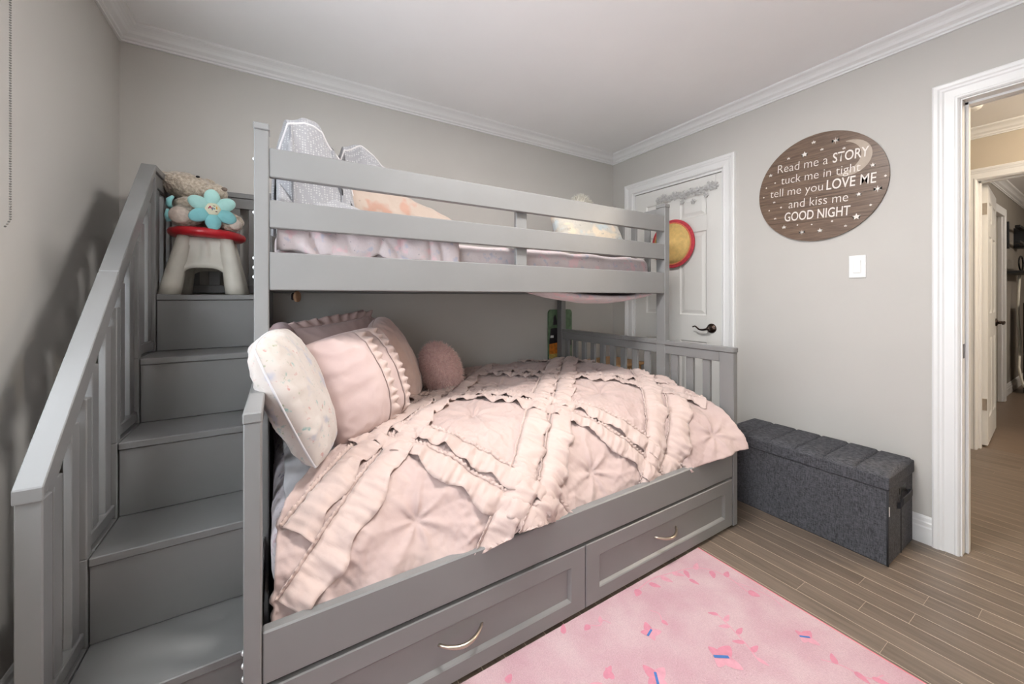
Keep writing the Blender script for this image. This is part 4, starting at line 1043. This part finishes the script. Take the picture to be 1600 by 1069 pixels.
def disp(X_, s):
    A = X_ + KA * (s + S_OFF); B = X_ - KA * (s + S_OFF)
    d = 0.007 * N2(X_ * 3.5, s * 3.5, 1) + 0.006 * N2(A * 14, B * 5, 4) * (0.4 + 0.6 * smoothstep(0.8, 1.2, s))
    rg = 1 - abs(N2(X_ * 7 + 2 * N2(X_ * 2, s * 2), s * 7, 9)); d += 0.006 * (rg ** 3)
    rg = 1 - abs(N2(A * 9, B * 22, 12)); d += 0.0035 * (rg ** 4)
    rg = 1 - abs(N2(A * 20 + 1.5 * N2(X_ * 5, s * 5, 31), B * 9, 33)); d += 0.0045 * (rg ** 5)
    rg = 1 - abs(N2(X_ * 11 + 2 * N2(X_ * 4, s * 4, 35), s * 26, 37)); d += 0.0045 * (rg ** 5) * smoothstep(0.2, 0.5, 0.5 + 0.5 * N2(X_ * 2.2, s * 2.2, 39))
    d += 0.004 * N2(X_ * 5.5, s * 5.5, 41)
    rg = 1 - abs(N2(A * 34 + 2 * N2(X_ * 6, s * 6, 51), B * 13, 53)); d += 0.0028 * (rg ** 6)
    rg = 1 - abs(N2(A * 12, B * 36 + 2 * N2(X_ * 6, s * 6, 55), 57)); d += 0.0028 * (rg ** 6)
    fr = smoothstep(1.0, 1.3, s)
    d += 0.008 * fr * math.sin(A * 36 + 3 * N2(X_ * 3, s * 3, 20)) * (0.35 + 0.65 * smoothstep(0.75, 0.1, X_))
    k = smoothstep(1.5, 1.75, X_) * fr
    d += 0.016 * k * math.sin(X_ * 40 + 2 * N2(X_ * 4, s * 4, 3))
    for (sx, ss, ph) in star_pts:
        dx, dy = X_ - sx, s - ss; r = math.hypot(dx, dy)
        if r < 0.34:
            th = math.atan2(dy, dx)
            d *= 0.35 + 0.65 * smoothstep(0.05, 0.22, r)
            rdg = (0.5 + 0.5 * math.cos(7 * th + ph + 0.8 * N2(dx * 9, dy * 9, ph))) ** 2.5
            d += -0.018 * math.exp(-(r / 0.030) ** 2) + 0.016 * (rdg - 0.35) * math.exp(-r / 0.10) * (1 - math.exp(-(r / 0.014) ** 2)) + 0.008 * math.exp(-((r - 0.14) / 0.07) ** 2)
    for L_ in A_LINES: d -= 0.004 * math.exp(-((A - L_) / 0.010) ** 2)
    for L_ in B_LINES: d -= 0.004 * math.exp(-((B - L_) / 0.010) ** 2)
    return d
def base_nrm(X_, s):
    e = 0.012
    a = base_pt(X_ + e, s) - base_pt(X_ - e, s); s0, s1 = max(0, s - e), min(S_END, s + e)
    b_ = base_pt(X_, s1) - base_pt(X_, s0)
    n = b_.cross(a); n.normalize()
    return n if n.z > -0.2 else -n
def duvet_pt(X_, s, h=0.0):
    n = base_nrm(X_, s)
    if n.dot(Vector((0, -0.4, 1))) < 0: n = -n
    return base_pt(X_, s) + n * (0.006 + disp(X_, s) + h), n
X_RIGHT = 1.926
NU, NV = 330, 250
verts = []; faces = []
for j in range(NV + 1):
    s = S_END * j / NV
    xl = x_left(s) + 0.012 * N2(s * 6, 3.3)
    for i in range(NU + 1):
        X_ = xl + (X_RIGHT - xl) * i / NU
        sj = s - 0.018 * smoothstep(0.97, 1.0, j / NV) * (0.5 + 0.5 * N2(X_ * 9, 7.7))
        verts.append(duvet_pt(X_, sj)[0])
for j in range(NV):
    for i in range(NU):
        a = j * (NU + 1) + i; faces.append((a, a + NU + 1, a + NU + 2, a + 1))
duvet = thing('duvet', 'pale pink ruffled duvet with pinched pleats on the lower bunk', 'duvet', (1.0, 1.7, 0.6))
dv = obj_from('cover', verts, faces, M_duvet, duvet, True)
md = dv.modifiers.new('filling', 'SOLIDIFY'); md.thickness = 0.014; md.offset = -1
# ruffles: gathered ribbons sewn along one edge
def ruffle(line, famA, width, seed):
    rr = random.Random(seed); ph = rr.random() * 20
    pts = []
    n = 420
    for i in range(n + 1):
        s = S_END * i / n
        X_ = line - KA * (s + S_OFF) if famA else line + KA * (s + S_OFF)
        if x_left(s) + 0.01 < X_ < X_RIGHT - 0.004: pts.append((X_, s))
    if len(pts) < 14: return
    V = []; F = []; NW = 7
    for i, (X_, s) in enumerate(pts):
        L_ = i * S_END / n * 1.345
        f1 = 2 * math.pi * L_ / 0.088 + 3.4 * N2(L_ * 6, ph)
        f2 = 2 * math.pi * L_ / 0.031 + 4.0 * N2(L_ * 9, ph + 5)
        amp = 0.75 + 0.9 * N2(L_ * 5, ph + 9)
        lay = 0.75 + 0.25 * N2(L_ * 3, ph + 30)
        for k in range(NW + 1):
            t = k / NW
            wd = width * t * (1 + 0.12 * math.sin(f1 * 0.5 + 1) + 0.12 * N2(L_ * 12, ph + 40))
            # outwards direction across the ruffle in (X, s)
            if famA: dx, ds = 0.743 * wd, 0.669 * wd
            else: dx, ds = -0.743 * wd, 0.669 * wd
            sj = min(S_END + 0.02, s + ds); xj = min(X_RIGHT + 0.02, X_ + dx)
            h = 0.004 + 0.013 * math.sin(math.pi * min(1, t * 1.15)) * lay + t ** 1.4 * (0.008 + 0.011 * amp * math.sin(f1) + 0.0022 * math.sin(f2)) + 0.0016 * (1 - t) * math.sin(f2)
            h *= 1 - 0.6 * smoothstep(S_END - 0.07, S_END, sj)
            p, nn = duvet_pt(min(xj, X_RIGHT), min(sj, S_END), max(0.003, h))
            V.append(p)
    W1 = NW + 1
    for i in range(len(pts) - 1):
        for k in range(NW): F.append((i * W1 + k, (i + 1) * W1 + k, (i + 1) * W1 + k + 1, i * W1 + k + 1))
    # little gathered header on the other side of the stitching
    o0 = len(V); 
    for i, (X_, s) in enumerate(pts):
        L_ = i * S_END / n * 1.345; f2 = 2 * math.pi * L_ / 0.016 + ph
        for k in range(3):
            wd = -0.009 * k / 2
            dx, ds = ((0.743 * wd, 0.669 * wd) if famA else (-0.743 * wd, 0.669 * wd))
            V.append(duvet_pt(max(X_ + dx, x_left(s)), max(0, s + ds), 0.004 + 0.005 * (k / 2) * (1 + math.sin(f2)))[0])
    for i in range(len(pts) - 1):
        for k in range(2): F.append((o0 + i * 3 + k, o0 + i * 3 + k + 1, o0 + (i + 1) * 3 + k + 1, o0 + (i + 1) * 3 + k))
    o = obj_from('ruffle', V, F, M_ruffle, duvet, True)
    md = o.modifiers.new('t', 'SOLIDIFY'); md.thickness = 0.0022; md.offset = 0
for q, a in enumerate(A_LINES[2:]): ruffle(a, True, 0.092, 11 + q)
for q, a in enumerate(B_LINES[2:]): ruffle(a, False, 0.078, 51 + q)

# white quilt turned down at the head end
NQ, MQ = 60, 90; verts = []; faces = []
for j in range(MQ + 1):
    s = 0.55 + (S_END - 0.05 - 0.55) * j / MQ
    for i in range(NQ + 1):
        xl = 0.008 + 0.014 * (0.5 + 0.5 * N2(s * 9, 1.2)); xr = x_left(s) + 0.06
        X_ = xl + (xr - xl) * i / NQ
        p = base_pt(X_, s); n = base_nrm(X_, s)
        u = i / NQ
        d = -0.030 + 0.016 * (math.sin(math.pi * min(1, u * 1.6)) ** 0.6) * (1 - smoothstep(0.7, 0.95, u)) + 0.016 * (1 - abs(N2(X_ * 9, s * 6, 5))) ** 2 * (1 - u) + 0.006 * N2(X_ * 20, s * 16, 8)
        verts.append(p + n * d)
for j in range(MQ):
    for i in range(NQ):
        a = j * (NQ + 1) + i; faces.append((a, a + NQ + 1, a + NQ + 2, a + 1))
wq = obj_from('quilt', verts, faces, M_whiteq, None, True)
md = wq.modifiers.new('filling', 'SOLIDIFY'); md.thickness = 0.012; md.offset = -1
tag(wq, 'white quilt showing at the head of the lower bunk beside the pink duvet', 'quilt')

# ================================================================== PILLOWS
def frame_from(nrm, up):
    z = Vector(nrm).normalized(); y = Vector(up) - z * Vector(up).dot(z); y.normalize(); x = y.cross(z)
    return Matrix((x, y, z)).transposed()
def pillow_mesh(W, H, T_, rnd=0.35, pull=0.07, wr=0.006, seed=0, n=56, p=0.42, sag=0.0, edge_wr=0.5):
    """closed pillow in its own axes: x width, y height, z thickness; returns verts, faces"""
    V = []; F = []
    idx = {}
    def P_(u, v, side):
        # blend a square with a disc for rounded corners
        du, dv_ = u * math.sqrt(max(0, 1 - v * v / 2)), v * math.sqrt(max(0, 1 - u * u / 2))
        a, b_ = u * (1 - rnd) + du * rnd, v * (1 - rnd) + dv_ * rnd
        x = W / 2 * a * (1 - pull * (1 - v * v) * u * u); y = H / 2 * b_ * (1 - pull * (1 - u * u) * v * v)
        t = max(0.0, (1 - u * u) * (1 - v * v)) ** p
        z = side * T_ / 2 * t
        z *= 1 - sag * v
        ed = max(abs(u), abs(v))
        k = wr * (0.5 * N2(u * 2.2 + seed, v * 2.2, side) + 0.5 * (1 - abs(N2(u * 3.4 + seed, v * 3.4, side * 2 + 5))) ** 3)
        an = math.atan2(v, u)
        k += wr * edge_wr * smoothstep(0.45, 0.85, ed) * (1 - smoothstep(0.93, 1.0, ed)) * N2(math.cos(an) * 7 + seed, math.sin(an) * 7, side * 3) * 1.6
        z += side * k * min(1, t * 3)
        return Vector((x, y, z))
    for side in (1, -1):
        for j in range(n + 1):
            for i in range(n + 1):
                edge = i in (0, n) or j in (0, n)
                key = (i, j, 0 if edge else side)
                if key not in idx:
                    # ease the sampling towards the rim
                    u, v = math.sin((i / n * 2 - 1) * math.pi / 2), math.sin((j / n * 2 - 1) * math.pi / 2)
                    idx[key] = len(V); V.append(P_(u, v, side))
        for j in range(n):
            for i in range(n):
                q = []
                for (a, b_) in ((i, j), (i + 1, j), (i + 1, j + 1), (i, j + 1)):
                    e = a in (0, n) or b_ in (0, n); q.append(idx[(a, b_, 0 if e else side)])
                F.append(tuple(q) if side > 0 else tuple(q[::-1]))
    return V, F, P_
def place(V, c, R, roll=0.0):
    Rr = R @ Matrix.Rotation(roll, 3, 'Z'); c = Vector(c)
    return [c + Rr @ v for v in V]
M_pinkp = m_cloth('pink_pillow_cotton', srgb(187, 164, 160), srgb(196, 174, 169), 5, 0.2, 40)
M_mauve = m_cloth('mauve_cotton', srgb(178, 148, 150), srgb(190, 160, 161), 5, 0.2, 40)
M_velvet = m_cloth('pale_pink_velvet', srgb(204, 178, 170), srgb(216, 190, 181), 10, 0.2, 90, 0.6)
M_floral = m_print('floral_pillow_cotton', srgb(184, 174, 167), srgb(192, 183, 177), [(srgb(140, 164, 160), 48, 0.63, 0), (srgb(178, 136, 130), 44, 0.64, 3.1), (srgb(166, 164, 172), 15, 0.58, 7.7), (srgb(148, 152, 130), 50, 0.65, 12.3)], 8, 0.25, 30)

def edge_tube(P_, c, R, roll, rad, mat, parent, n=64):
    Rr = R @ Matrix.Rotation(roll, 3, 'Z'); c = Vector(c); pts = []
    for k in range(4 * n + 1):
        q = (k // n) % 4; t = (k % n) / n * 2 - 1; t = math.sin(t * math.pi / 2)
        u, v = ((t, -1), (1, t), (-t, 1), (-1, -t))[q]
        pts.append(c + Rr @ P_(u, v, 1))
    bm = bmesh.new(); bm_tube(bm, pts, rad, 6); return obj_bm('piping', bm, mat, parent, True)
def pillow(name, label, c, nrm, up, W, H, T_, mat, roll=0.0, piping=None, **kw):
    V, F, P_ = pillow_mesh(W, H, T_, **kw); R = frame_from(nrm, up)
    t = thing(name, label, 'pillow', c, 'pillows on the lower bunk')
    obj_from('pillow_case', place(V, c, R, roll), F, mat, t, True)
    if piping: edge_tube(P_, c, R, roll, 0.0035, piping, t)
    return t, P_, R, Vector(c)
# floral pillow leaning over the headboard
pillow('floral_pillow', 'white pillow with a faint floral print leaning on the headboard', (0.052, 1.425, 0.850), (0.90, -0.22, 0.38), (-0.42, 0.02, 1), 0.40, 0.46, 0.150, M_floral, 0.0, M_whiteq, rnd=0.55, seed=3, wr=0.010)
# mauve pillow behind it
pillow('mauve_pillow', 'dark mauve pillow wedged behind the floral pillow against the headboard', (0.045, 1.90, 0.842), (0.97, 0.0, 0.22), (-0.22, 0, 1), 0.44, 0.46, 0.14, M_mauve, 0.0, None, rnd=0.5, seed=8, wr=0.008)
# ruffled sham behind the front pillow
tS, PS, RS, cS = pillow('ruffled_sham', 'pink pillow with a ruffled flange standing behind the plump front pillow', (0.285, 1.93, 0.850), (0.50, -0.78, 0.36), (-0.12, 0.20, 1), 0.44, 0.43, 0.14, M_pinkp, 0.10, None, rnd=0.1, seed=12, wr=0.008)
def flange(t, P_, R, c, roll, width, mat, seed, freq=34):
    Rr = R @ Matrix.Rotation(roll, 3, 'Z'); V = []; F = []; n = 60; NW = 4; ph = seed
    for k in range(4 * n):
        q = k // n; tt = (k % n) / n * 2 - 1
        u, v = ((tt, -1), (1, tt), (-tt, 1), (-1, -tt))[q]
        p = P_(u, v, 1); d = Vector((p.x, p.y, 0)).normalized()
        for w_ in range(NW + 1):
            a = w_ / NW
            wv = math.sin(k / (4 * n) * 2 * math.pi * freq + ph) * 0.012 * a + 0.010 * a * N2(k * 0.13, ph)
            V.append(c + Rr @ (p + d * width * a * (1 + 0.2 * N2(k * 0.21, ph + 3)) + Vector((0, 0, wv))))
    W1 = NW + 1; m_ = 4 * n
    for k in range(m_):
        for w_ in range(NW): F.append((k * W1 + w_, ((k + 1) % m_) * W1 + w_, ((k + 1) % m_) * W1 + w_ + 1, k * W1 + w_ + 1))
    o = obj_from('ruffle', V, F, mat, t, True); md = o.modifiers.new('t', 'SOLIDIFY'); md.thickness = 0.002; md.offset = 0
flange(tS, PS, RS, cS, 0.10, 0.040, M_pinkp, 2.0)
# plump front pillow with two gathered strips
t2, P2, R2, c2 = pillow('plump_pillow', 'plump pale pink pillow with gathered strips at the front of the pillow pile', (0.268, 1.615, 0.826), (0.50, -0.78, 0.38), (-0.25, 0.30, 1), 0.42, 0.43, 0.25, M_pinkp, 0.08, None, rnd=0.42, seed=21, wr=0.014, p=0.36)
def pillow_ruffle(t, P_, R, c, roll, u0, u1, v0, v1, width, mat, seed):
    Rr = R @ Matrix.Rotation(roll, 3, 'Z'); V = []; F = []; n = 90; NW = 4
    du, dv_ = u1 - u0, v1 - v0; l = math.hypot(du, dv_); nx, ny = -dv_ / l, du / l
    for k in range(n + 1):
        a = k / n
        for w_ in range(NW + 1):
            b_ = w_ / NW
            u = max(-0.97, min(0.97, u0 + du * a + nx * width * b_)); v = max(-0.97, min(0.97, v0 + dv_ * a + ny * width * b_))
            p = P_(u, v, 1)
            h = 0.004 + b_ * (0.010 + 0.009 * math.sin(k * 0.75 + seed + 2 * N2(k * 0.1, seed)))
            V.append(c + Rr @ (p + Vector((0, 0, h))))
    W1 = NW + 1
    for k in range(n):
        for w_ in range(NW): F.append((k * W1 + w_, (k + 1) * W1 + w_, (k + 1) * W1 + w_ + 1, k * W1 + w_ + 1))
    o = obj_from('ruffle', V, F, mat, t, True); md = o.modifiers.new('t', 'SOLIDIFY'); md.thickness = 0.002; md.offset = 0
pillow_ruffle(t2, P2, R2, c2, 0.08, 0.06, 0.00, -0.95, 0.93, -0.16, M_ruffle, 1.0)
pillow_ruffle(t2, P2, R2, c2, 0.08, 0.50, 0.40, -0.93, 0.90, -0.15, M_ruffle, 5.0)
# long velvet pillow leaning back
pillow('velvet_pillow', 'pale pink velvet pillow seen from its seam, between the plump pillow and the fuzzy cushion', (0.525, 2.03, 0.838), (0.80, -0.40, 0.42), (-0.55, 0.02, 1), 0.32, 0.50, 0.17, M_velvet, 0.0, M_velvet, rnd=0.6, seed=31, wr=0.008)
pillow('dark_pillow', 'dusky mauve pillow whose corner shows against the wall behind the velvet pillow', (0.385, 2.345, 0.880), (0.62, -0.70, 0.30), (-0.20, 0.16, 1), 0.32, 0.42, 0.11, M_mauve, 0.05, None, rnd=0.15, seed=37, wr=0.006)
# shaggy pile helper: thin spikes over an ellipsoid
def shag(name, parent, pts_nrm, length, rad, mat, seed, droop=0.3):
    rr = random.Random(seed); V = []; F = []
    for p, n in pts_nrm:
        a = n.orthogonal().normalized(); b_ = n.cross(a)
        d = (n + Vector((rr.uniform(-1, 1), rr.uniform(-1, 1), rr.uniform(-1, 1) - droop)) * 0.6).normalized()
        L_ = length * rr.uniform(0.6, 1.2); i0 = len(V); ro = rr.random() * 6
        for k in range(3): V.append(p - n * 0.002 + (a * math.cos(ro + 2.094 * k) + b_ * math.sin(ro + 2.094 * k)) * rad)
        mid = p + d * L_ * 0.55
        for k in range(3): V.append(mid + (a * math.cos(ro + 2.094 * k) + b_ * math.sin(ro + 2.094 * k)) * rad * 0.7)
        V.append(p + (d + Vector((rr.uniform(-.3, .3), rr.uniform(-.3, .3), -droop * 0.5))).normalized() * L_)
        for k in range(3):
            k2 = (k + 1) % 3
            F.append((i0 + k, i0 + k2, i0 + 3 + k2, i0 + 3 + k)); F.append((i0 + 3 + k, i0 + 3 + k2, i0 + 6))
    o = obj_from(name, V, F, mat, parent, True); o['kind'] = 'stuff'; return o
M_pfuzz = m_cloth('pink_fuzz', srgb(220, 180, 175), srgb(240, 208, 200), 60, 0.3, 120, 0.4); M_wfuzz = m_cloth('cream_fuzz', srgb(208, 202, 188), srgb(220, 214, 202), 40, 0.3, 120, 0.4)
fz = thing('fuzzy_cushion', 'round pink fuzzy cushion leaning at the end of the pillow row', 'cushion', (0.765, 2.08, 0.76))
FR = Matrix.Rotation(math.radians(-22), 3, 'Y'); FC = Vector((0.775, 2.03, 0.752)); FRd = (0.100, 0.088, 0.152)
bm = bmesh.new(); bmesh.ops.create_uvsphere(bm, u_segments=40, v_segments=24, radius=1, matrix=Matrix.Translation(FC) @ FR.to_4x4() @ Matrix.Diagonal((*FRd, 1)))
obj_bm('cushion_body', bm, M_pfuzz, fz, True)
pn = []
for k in range(3600):
    zz = 1 - 2 * (k + 0.5) / 3600; ph = k * 2.39996; r_ = math.sqrt(1 - zz * zz); q = Vector((r_ * math.cos(ph), r_ * math.sin(ph), zz))
    n = FR @ Vector((q.x / FRd[0], q.y / FRd[1], q.z / FRd[2])).normalized()
    pn.append((FC + FR @ Vector((q.x * FRd[0], q.y * FRd[1], q.z * FRd[2])), n))
shag('shaggy_pile', fz, pn, 0.030, 0.0024, M_pfuzz, 5)

# ================================================================== UPPER BUNK BEDDING
M_upsheet = m_print('pale_pink_speckled_sheet', srgb(194, 180, 181), srgb(203, 191, 191), [(srgb(176, 174, 186), 26, 0.58, 1.0), (srgb(212, 180, 184), 16, 0.56, 5.0), (srgb(110, 106, 114), 60, 0.68, 9.0)], 12, 0.4, 60)
um = soft_box('mattress', -0.012, 1.918, UYF + 0.078, 2.415, 1.222, 1.396, 0.05, M_upsheet, None, 0.004, 9)
tag(um, 'mattress in a pale pink speckled sheet on the top bunk', 'mattress')
# loose sheet sagging under the foot of the top bunk
verts = []; faces = []; n1, n2 = 40, 20
for j in range(n2 + 1):
    for i in range(n1 + 1):
        u, v = i / n1, j / n2
        x = 1.20 + 0.70 * u; y = 1.505 + 0.30 * v
        z = 1.203 - 0.052 * math.sin(math.pi * u) ** 0.5 * math.sin(math.pi * min(1, 0.12 + v * 0.88)) ** 0.6 - 0.012 * u * math.sin(math.pi * u) + 0.004 * N2(x * 12, y * 12)
        verts.append((x, y, z))
for j in range(n2):
    for i in range(n1): a = j * (n1 + 1) + i; faces.append((a, a + 1, a + n1 + 2, a + n1 + 1))
sg = obj_from('hanging_sheet', verts, faces, M_upsheet, None, True); sg.modifiers.new('t', 'SOLIDIFY').thickness = 0.02
tag(sg, 'pink sheet sagging below the foot end of the top bunk', 'sheet')

def m_dots():
    m = m_cloth('grey_dotted_cotton', srgb(148, 147, 150), srgb(158, 157, 160), 5, 0.25, 40)
    nt = m.node_tree; b = nt.nodes['Principled BSDF']; col = b.inputs['Base Color'].links[0].from_socket
    tc = nd(nt, 'ShaderNodeTexCoord'); v = nd(nt, 'ShaderNodeTexVoronoi'); v.inputs['Scale'].default_value = 105; v.inputs['Randomness'].default_value = 0.25
    nt.links.new(tc.outputs['Object'], v.inputs['Vector'])
    r = nd(nt, 'ShaderNodeValToRGB'); r.color_ramp.elements[0].position = 0.28; r.color_ramp.elements[1].position = 0.36
    r.color_ramp.elements[0].color = (1, 1, 1, 1); r.color_ramp.elements[1].color = (0, 0, 0, 1)
    nt.links.new(v.outputs['Distance'], r.inputs[0])
    mx = nd(nt, 'ShaderNodeMixRGB'); mx.inputs[2].default_value = srgb(184, 183, 184); nt.links.new(r.outputs[0], mx.inputs[0]); nt.links.new(col, mx.inputs[1]); nt.links.new(mx.outputs[0], b.inputs['Base Color'])
    return m
M_dots = m_dots(); M_peach = m_print('peach_printed_cotton', srgb(176, 158, 146), srgb(184, 168, 156), [(srgb(180, 144, 128), 9, 0.52, 2.0), (srgb(120, 110, 104), 40, 0.70, 6.0)], 6, 0.25, 40)
M_pipe = m_cloth('white_piping', srgb(202, 198, 198), srgb(210, 207, 207), 9, 0.1, 60)
bl = thing('bunched_comforter', 'grey dotted comforter bunched up at the head of the top bunk', 'comforter', (0.3, 1.9, 1.4))
def fold(name, spine, half, mats, seed, thick=0.05, lean=0.0):
    """an upright bulging fold of cloth: spine = [(x, y, base z, top z)] ; a closed sheet rising from the bed and rolling over"""
    V = []; F = []; MI = []; n = len(spine); NP = 28
    sm = []
    for i in range(n - 1):
        for k in range(10):
            t = k / 10; t = t * t * (3 - 2 * t)
            sm.append([spine[i][c] + (spine[i + 1][c] - spine[i][c]) * t for c in range(4)])
    sm.append(list(spine[-1]))
    for i, (x, y, z0_, z1_) in enumerate(sm):
        q, r_ = sm[max(i - 1, 0)], sm[min(i + 1, len(sm) - 1)]
        d = Vector((r_[0] - q[0], r_[1] - q[1], 0)); d.normalize(); nn = Vector((-d.y, d.x, 0))
        endf = min(1.0, math.sin(math.pi * min(max(i / (len(sm) - 1), 0.02), 0.98)) * 2.2) ** 0.5
        for k in range(NP + 1):
            a = math.pi * k / NP                      # front foot -> over the top -> back foot
            c_, s_ = math.cos(a), math.sin(a)
            w_ = half * (0.72 + 0.28 * abs(c_)) * endf
            z = z0_ + (z1_ - z0_) * s_ ** 0.75 * (0.55 + 0.45 * endf)
            off = -c_ * w_
            p = Vector((x, y, z)) + nn * off + Vector((lean * s_, 0, 0))
            p += (nn * (-c_) + Vector((0, 0, 1)) * s_) * (0.020 * N2(x * 7 + seed, z * 6, k * 0.12) + 0.010 * N2(x * 15, z * 15 + seed, 3) + 0.012 * (1 - abs(N2(x * 9 + seed, z * 9, 7))) ** 3)
            p.z = max(p.z, 1.400 + 0.0)
            V.append(p)
    for i in range(len(sm) - 1):
        for k in range(NP):
            F.append((i * (NP + 1) + k, (i + 1) * (NP + 1) + k, (i + 1) * (NP + 1) + k + 1, i * (NP + 1) + k + 1))
    o = obj_from(name, V, F, mats, bl, True)
    md = o.modifiers.new('filling', 'SOLIDIFY'); md.thickness = 0.012; md.offset = -1
    return o
f1 = fold('fold', [(-0.015, 1.70, 1.40, 1.78), (0.02, 1.71, 1.40, 1.84), (0.075, 1.72, 1.40, 1.868), (0.13, 1.74, 1.40, 1.855), (0.18, 1.77, 1.40, 1.79), (0.235, 1.79, 1.40, 1.70), (0.30, 1.81, 1.40, 1.58)], 0.085, M_dots, 1.0)
f2 = fold('fold', [(0.20, 1.90, 1.40, 1.76), (0.25, 1.91, 1.40, 1.84), (0.32, 1.92, 1.40, 1.868), (0.38, 1.94, 1.40, 1.855), (0.44, 1.96, 1.40, 1.80), (0.50, 1.98, 1.40, 1.69), (0.58, 2.0, 1.40, 1.54)], 0.085, M_dots, 4.0)
fold('lining', [(0.16, 1.83, 1.40, 1.60), (0.28, 1.84, 1.40, 1.76), (0.40, 1.86, 1.40, 1.70), (0.55, 1.90, 1.40, 1.64), (0.68, 1.93, 1.40, 1.61), (0.78, 1.96, 1.40, 1.59), (0.84, 1.98, 1.40, 1.5)], 0.07, M_peach, 9.0)
for ff, r0 in ((f1, 10), (f2, 11)):
    vv = [v.co.copy() for v in ff.data.vertices]; rows_ = len(vv) // 29
    tube('piping', [vv[i * 29 + r0] for i in range(1, rows_ - 2)], 0.0045, M_pipe, bl, 8)
# front skirt of the comforter hanging down behind the rail, with white piping
def sheet(name, fn, n1, n2, mat, parent, th=0.008):
    V = [fn(i / n1, j / n2) for j in range(n2 + 1) for i in range(n1 + 1)]
    F = [(j * (n1 + 1) + i, j * (n1 + 1) + i + 1, (j + 1) * (n1 + 1) + i + 1, (j + 1) * (n1 + 1) + i) for j in range(n2) for i in range(n1)]
    o = obj_from(name, V, F, mat, parent, True); md = o.modifiers.new('t', 'SOLIDIFY'); md.thickness = th; md.offset = 0; return o
def skirt(u, v):
    x = 0.0 + 0.50 * u; y = 1.535 + 0.16 * v + 0.02 * math.sin(u * 9); top = 1.62 - 0.18 * u
    z = 1.415 + (top - 1.415) * v ** 0.8 + 0.015 * N2(u * 5, v * 4, 2)
    return Vector((x, y + 0.02 * N2(u * 6, v * 3, 6), z))
sheet('skirt', skirt, 50, 24, M_dots, bl)
tube('piping', [skirt(i / 40, 0.0) + Vector((0, -0.006, 0.004)) for i in range(41)], 0.006, M_pipe, bl, 8)
# crumpled pink sheet along the front of the top bunk
def crum(u, v):
    x = -0.005 + 0.66 * u; y = 1.482 + 0.22 * max(0.0, v - 0.30) / 0.70
    fl = (1 - 0.75 * u)
    z = 1.400 + 0.012 * fl + 0.026 * (1 - abs(N2(u * 6, v * 2, 1.5))) ** 2 * fl + 0.008 * N2(u * 13, v * 4, 4)
    if v < 0.30: z -= (0.30 - v) / 0.30 * (0.115 + 0.03 * N2(u * 5, 2.0))
    y += 0.030 * (1 - abs(N2(u * 10 + v * 2.5, v * 3.2, 8))) ** 2 * (0.4 + 0.6 * fl) + 0.012 * u
    return Vector((x, y, z))
cr = sheet('crumpled_sheet', crum, 90, 40, M_upsheet, None, 0.006)
tag(cr, 'crumpled pale pink sheet at the front of the top bunk near the head', 'sheet')
# cushions at the foot of the top bunk
V, F, P_ = pillow_mesh(0.50, 0.34, 0.16, rnd=0.3, seed=44, wr=0.010)
c = (1.630, 1.76, 1.545); R = frame_from((-0.12, -0.90, 0.42), (0, 0.4, 1))
tp = thing('patterned_pillow', 'pale fluffy patterned pillow at the foot of the top bunk', 'pillow', c)
M_patt = m_print('pale_patterned_plush', srgb(178, 172, 162), srgb(188, 182, 172), [(srgb(172, 180, 182), 12, 0.54, 0.5), (srgb(206, 190, 168), 10, 0.55, 4.0), (srgb(158, 150, 144), 44, 0.62, 2.0)], 8, 0.5, 90)
obj_from('pillow_case', place(V, c, R, 0.0), F, M_patt, tp, True)
sp_ = thing('shaggy_cushion', 'cream shaggy cushion peeking over the top rail at the foot of the top bunk', 'cushion', (1.80, 2.02, 1.40))
SC = Vector((1.80, 2.02, 1.635)); SRd = (0.118, 0.085, 0.225)
bm = bmesh.new(); bmesh.ops.create_uvsphere(bm, u_segments=32, v_segments=20, radius=1, matrix=Matrix.Translation(SC) @ Matrix.Diagonal((*SRd, 1)))
obj_bm('cushion_body', bm, M_wfuzz, sp_, True)
pn = []
for k in range(3000):
    zz = 1 - 2 * (k + 0.5) / 3000; ph = k * 2.39996; r_ = math.sqrt(1 - zz * zz); q = Vector((r_ * math.cos(ph), r_ * math.sin(ph), zz))
    n = Vector((q.x / SRd[0], q.y / SRd[1], q.z / SRd[2])).normalized(); pn.append((SC + Vector((q.x * SRd[0], q.y * SRd[1], q.z * SRd[2])), n))
shag('shaggy_pile', sp_, pn, 0.030, 0.0024, M_wfuzz, 6)
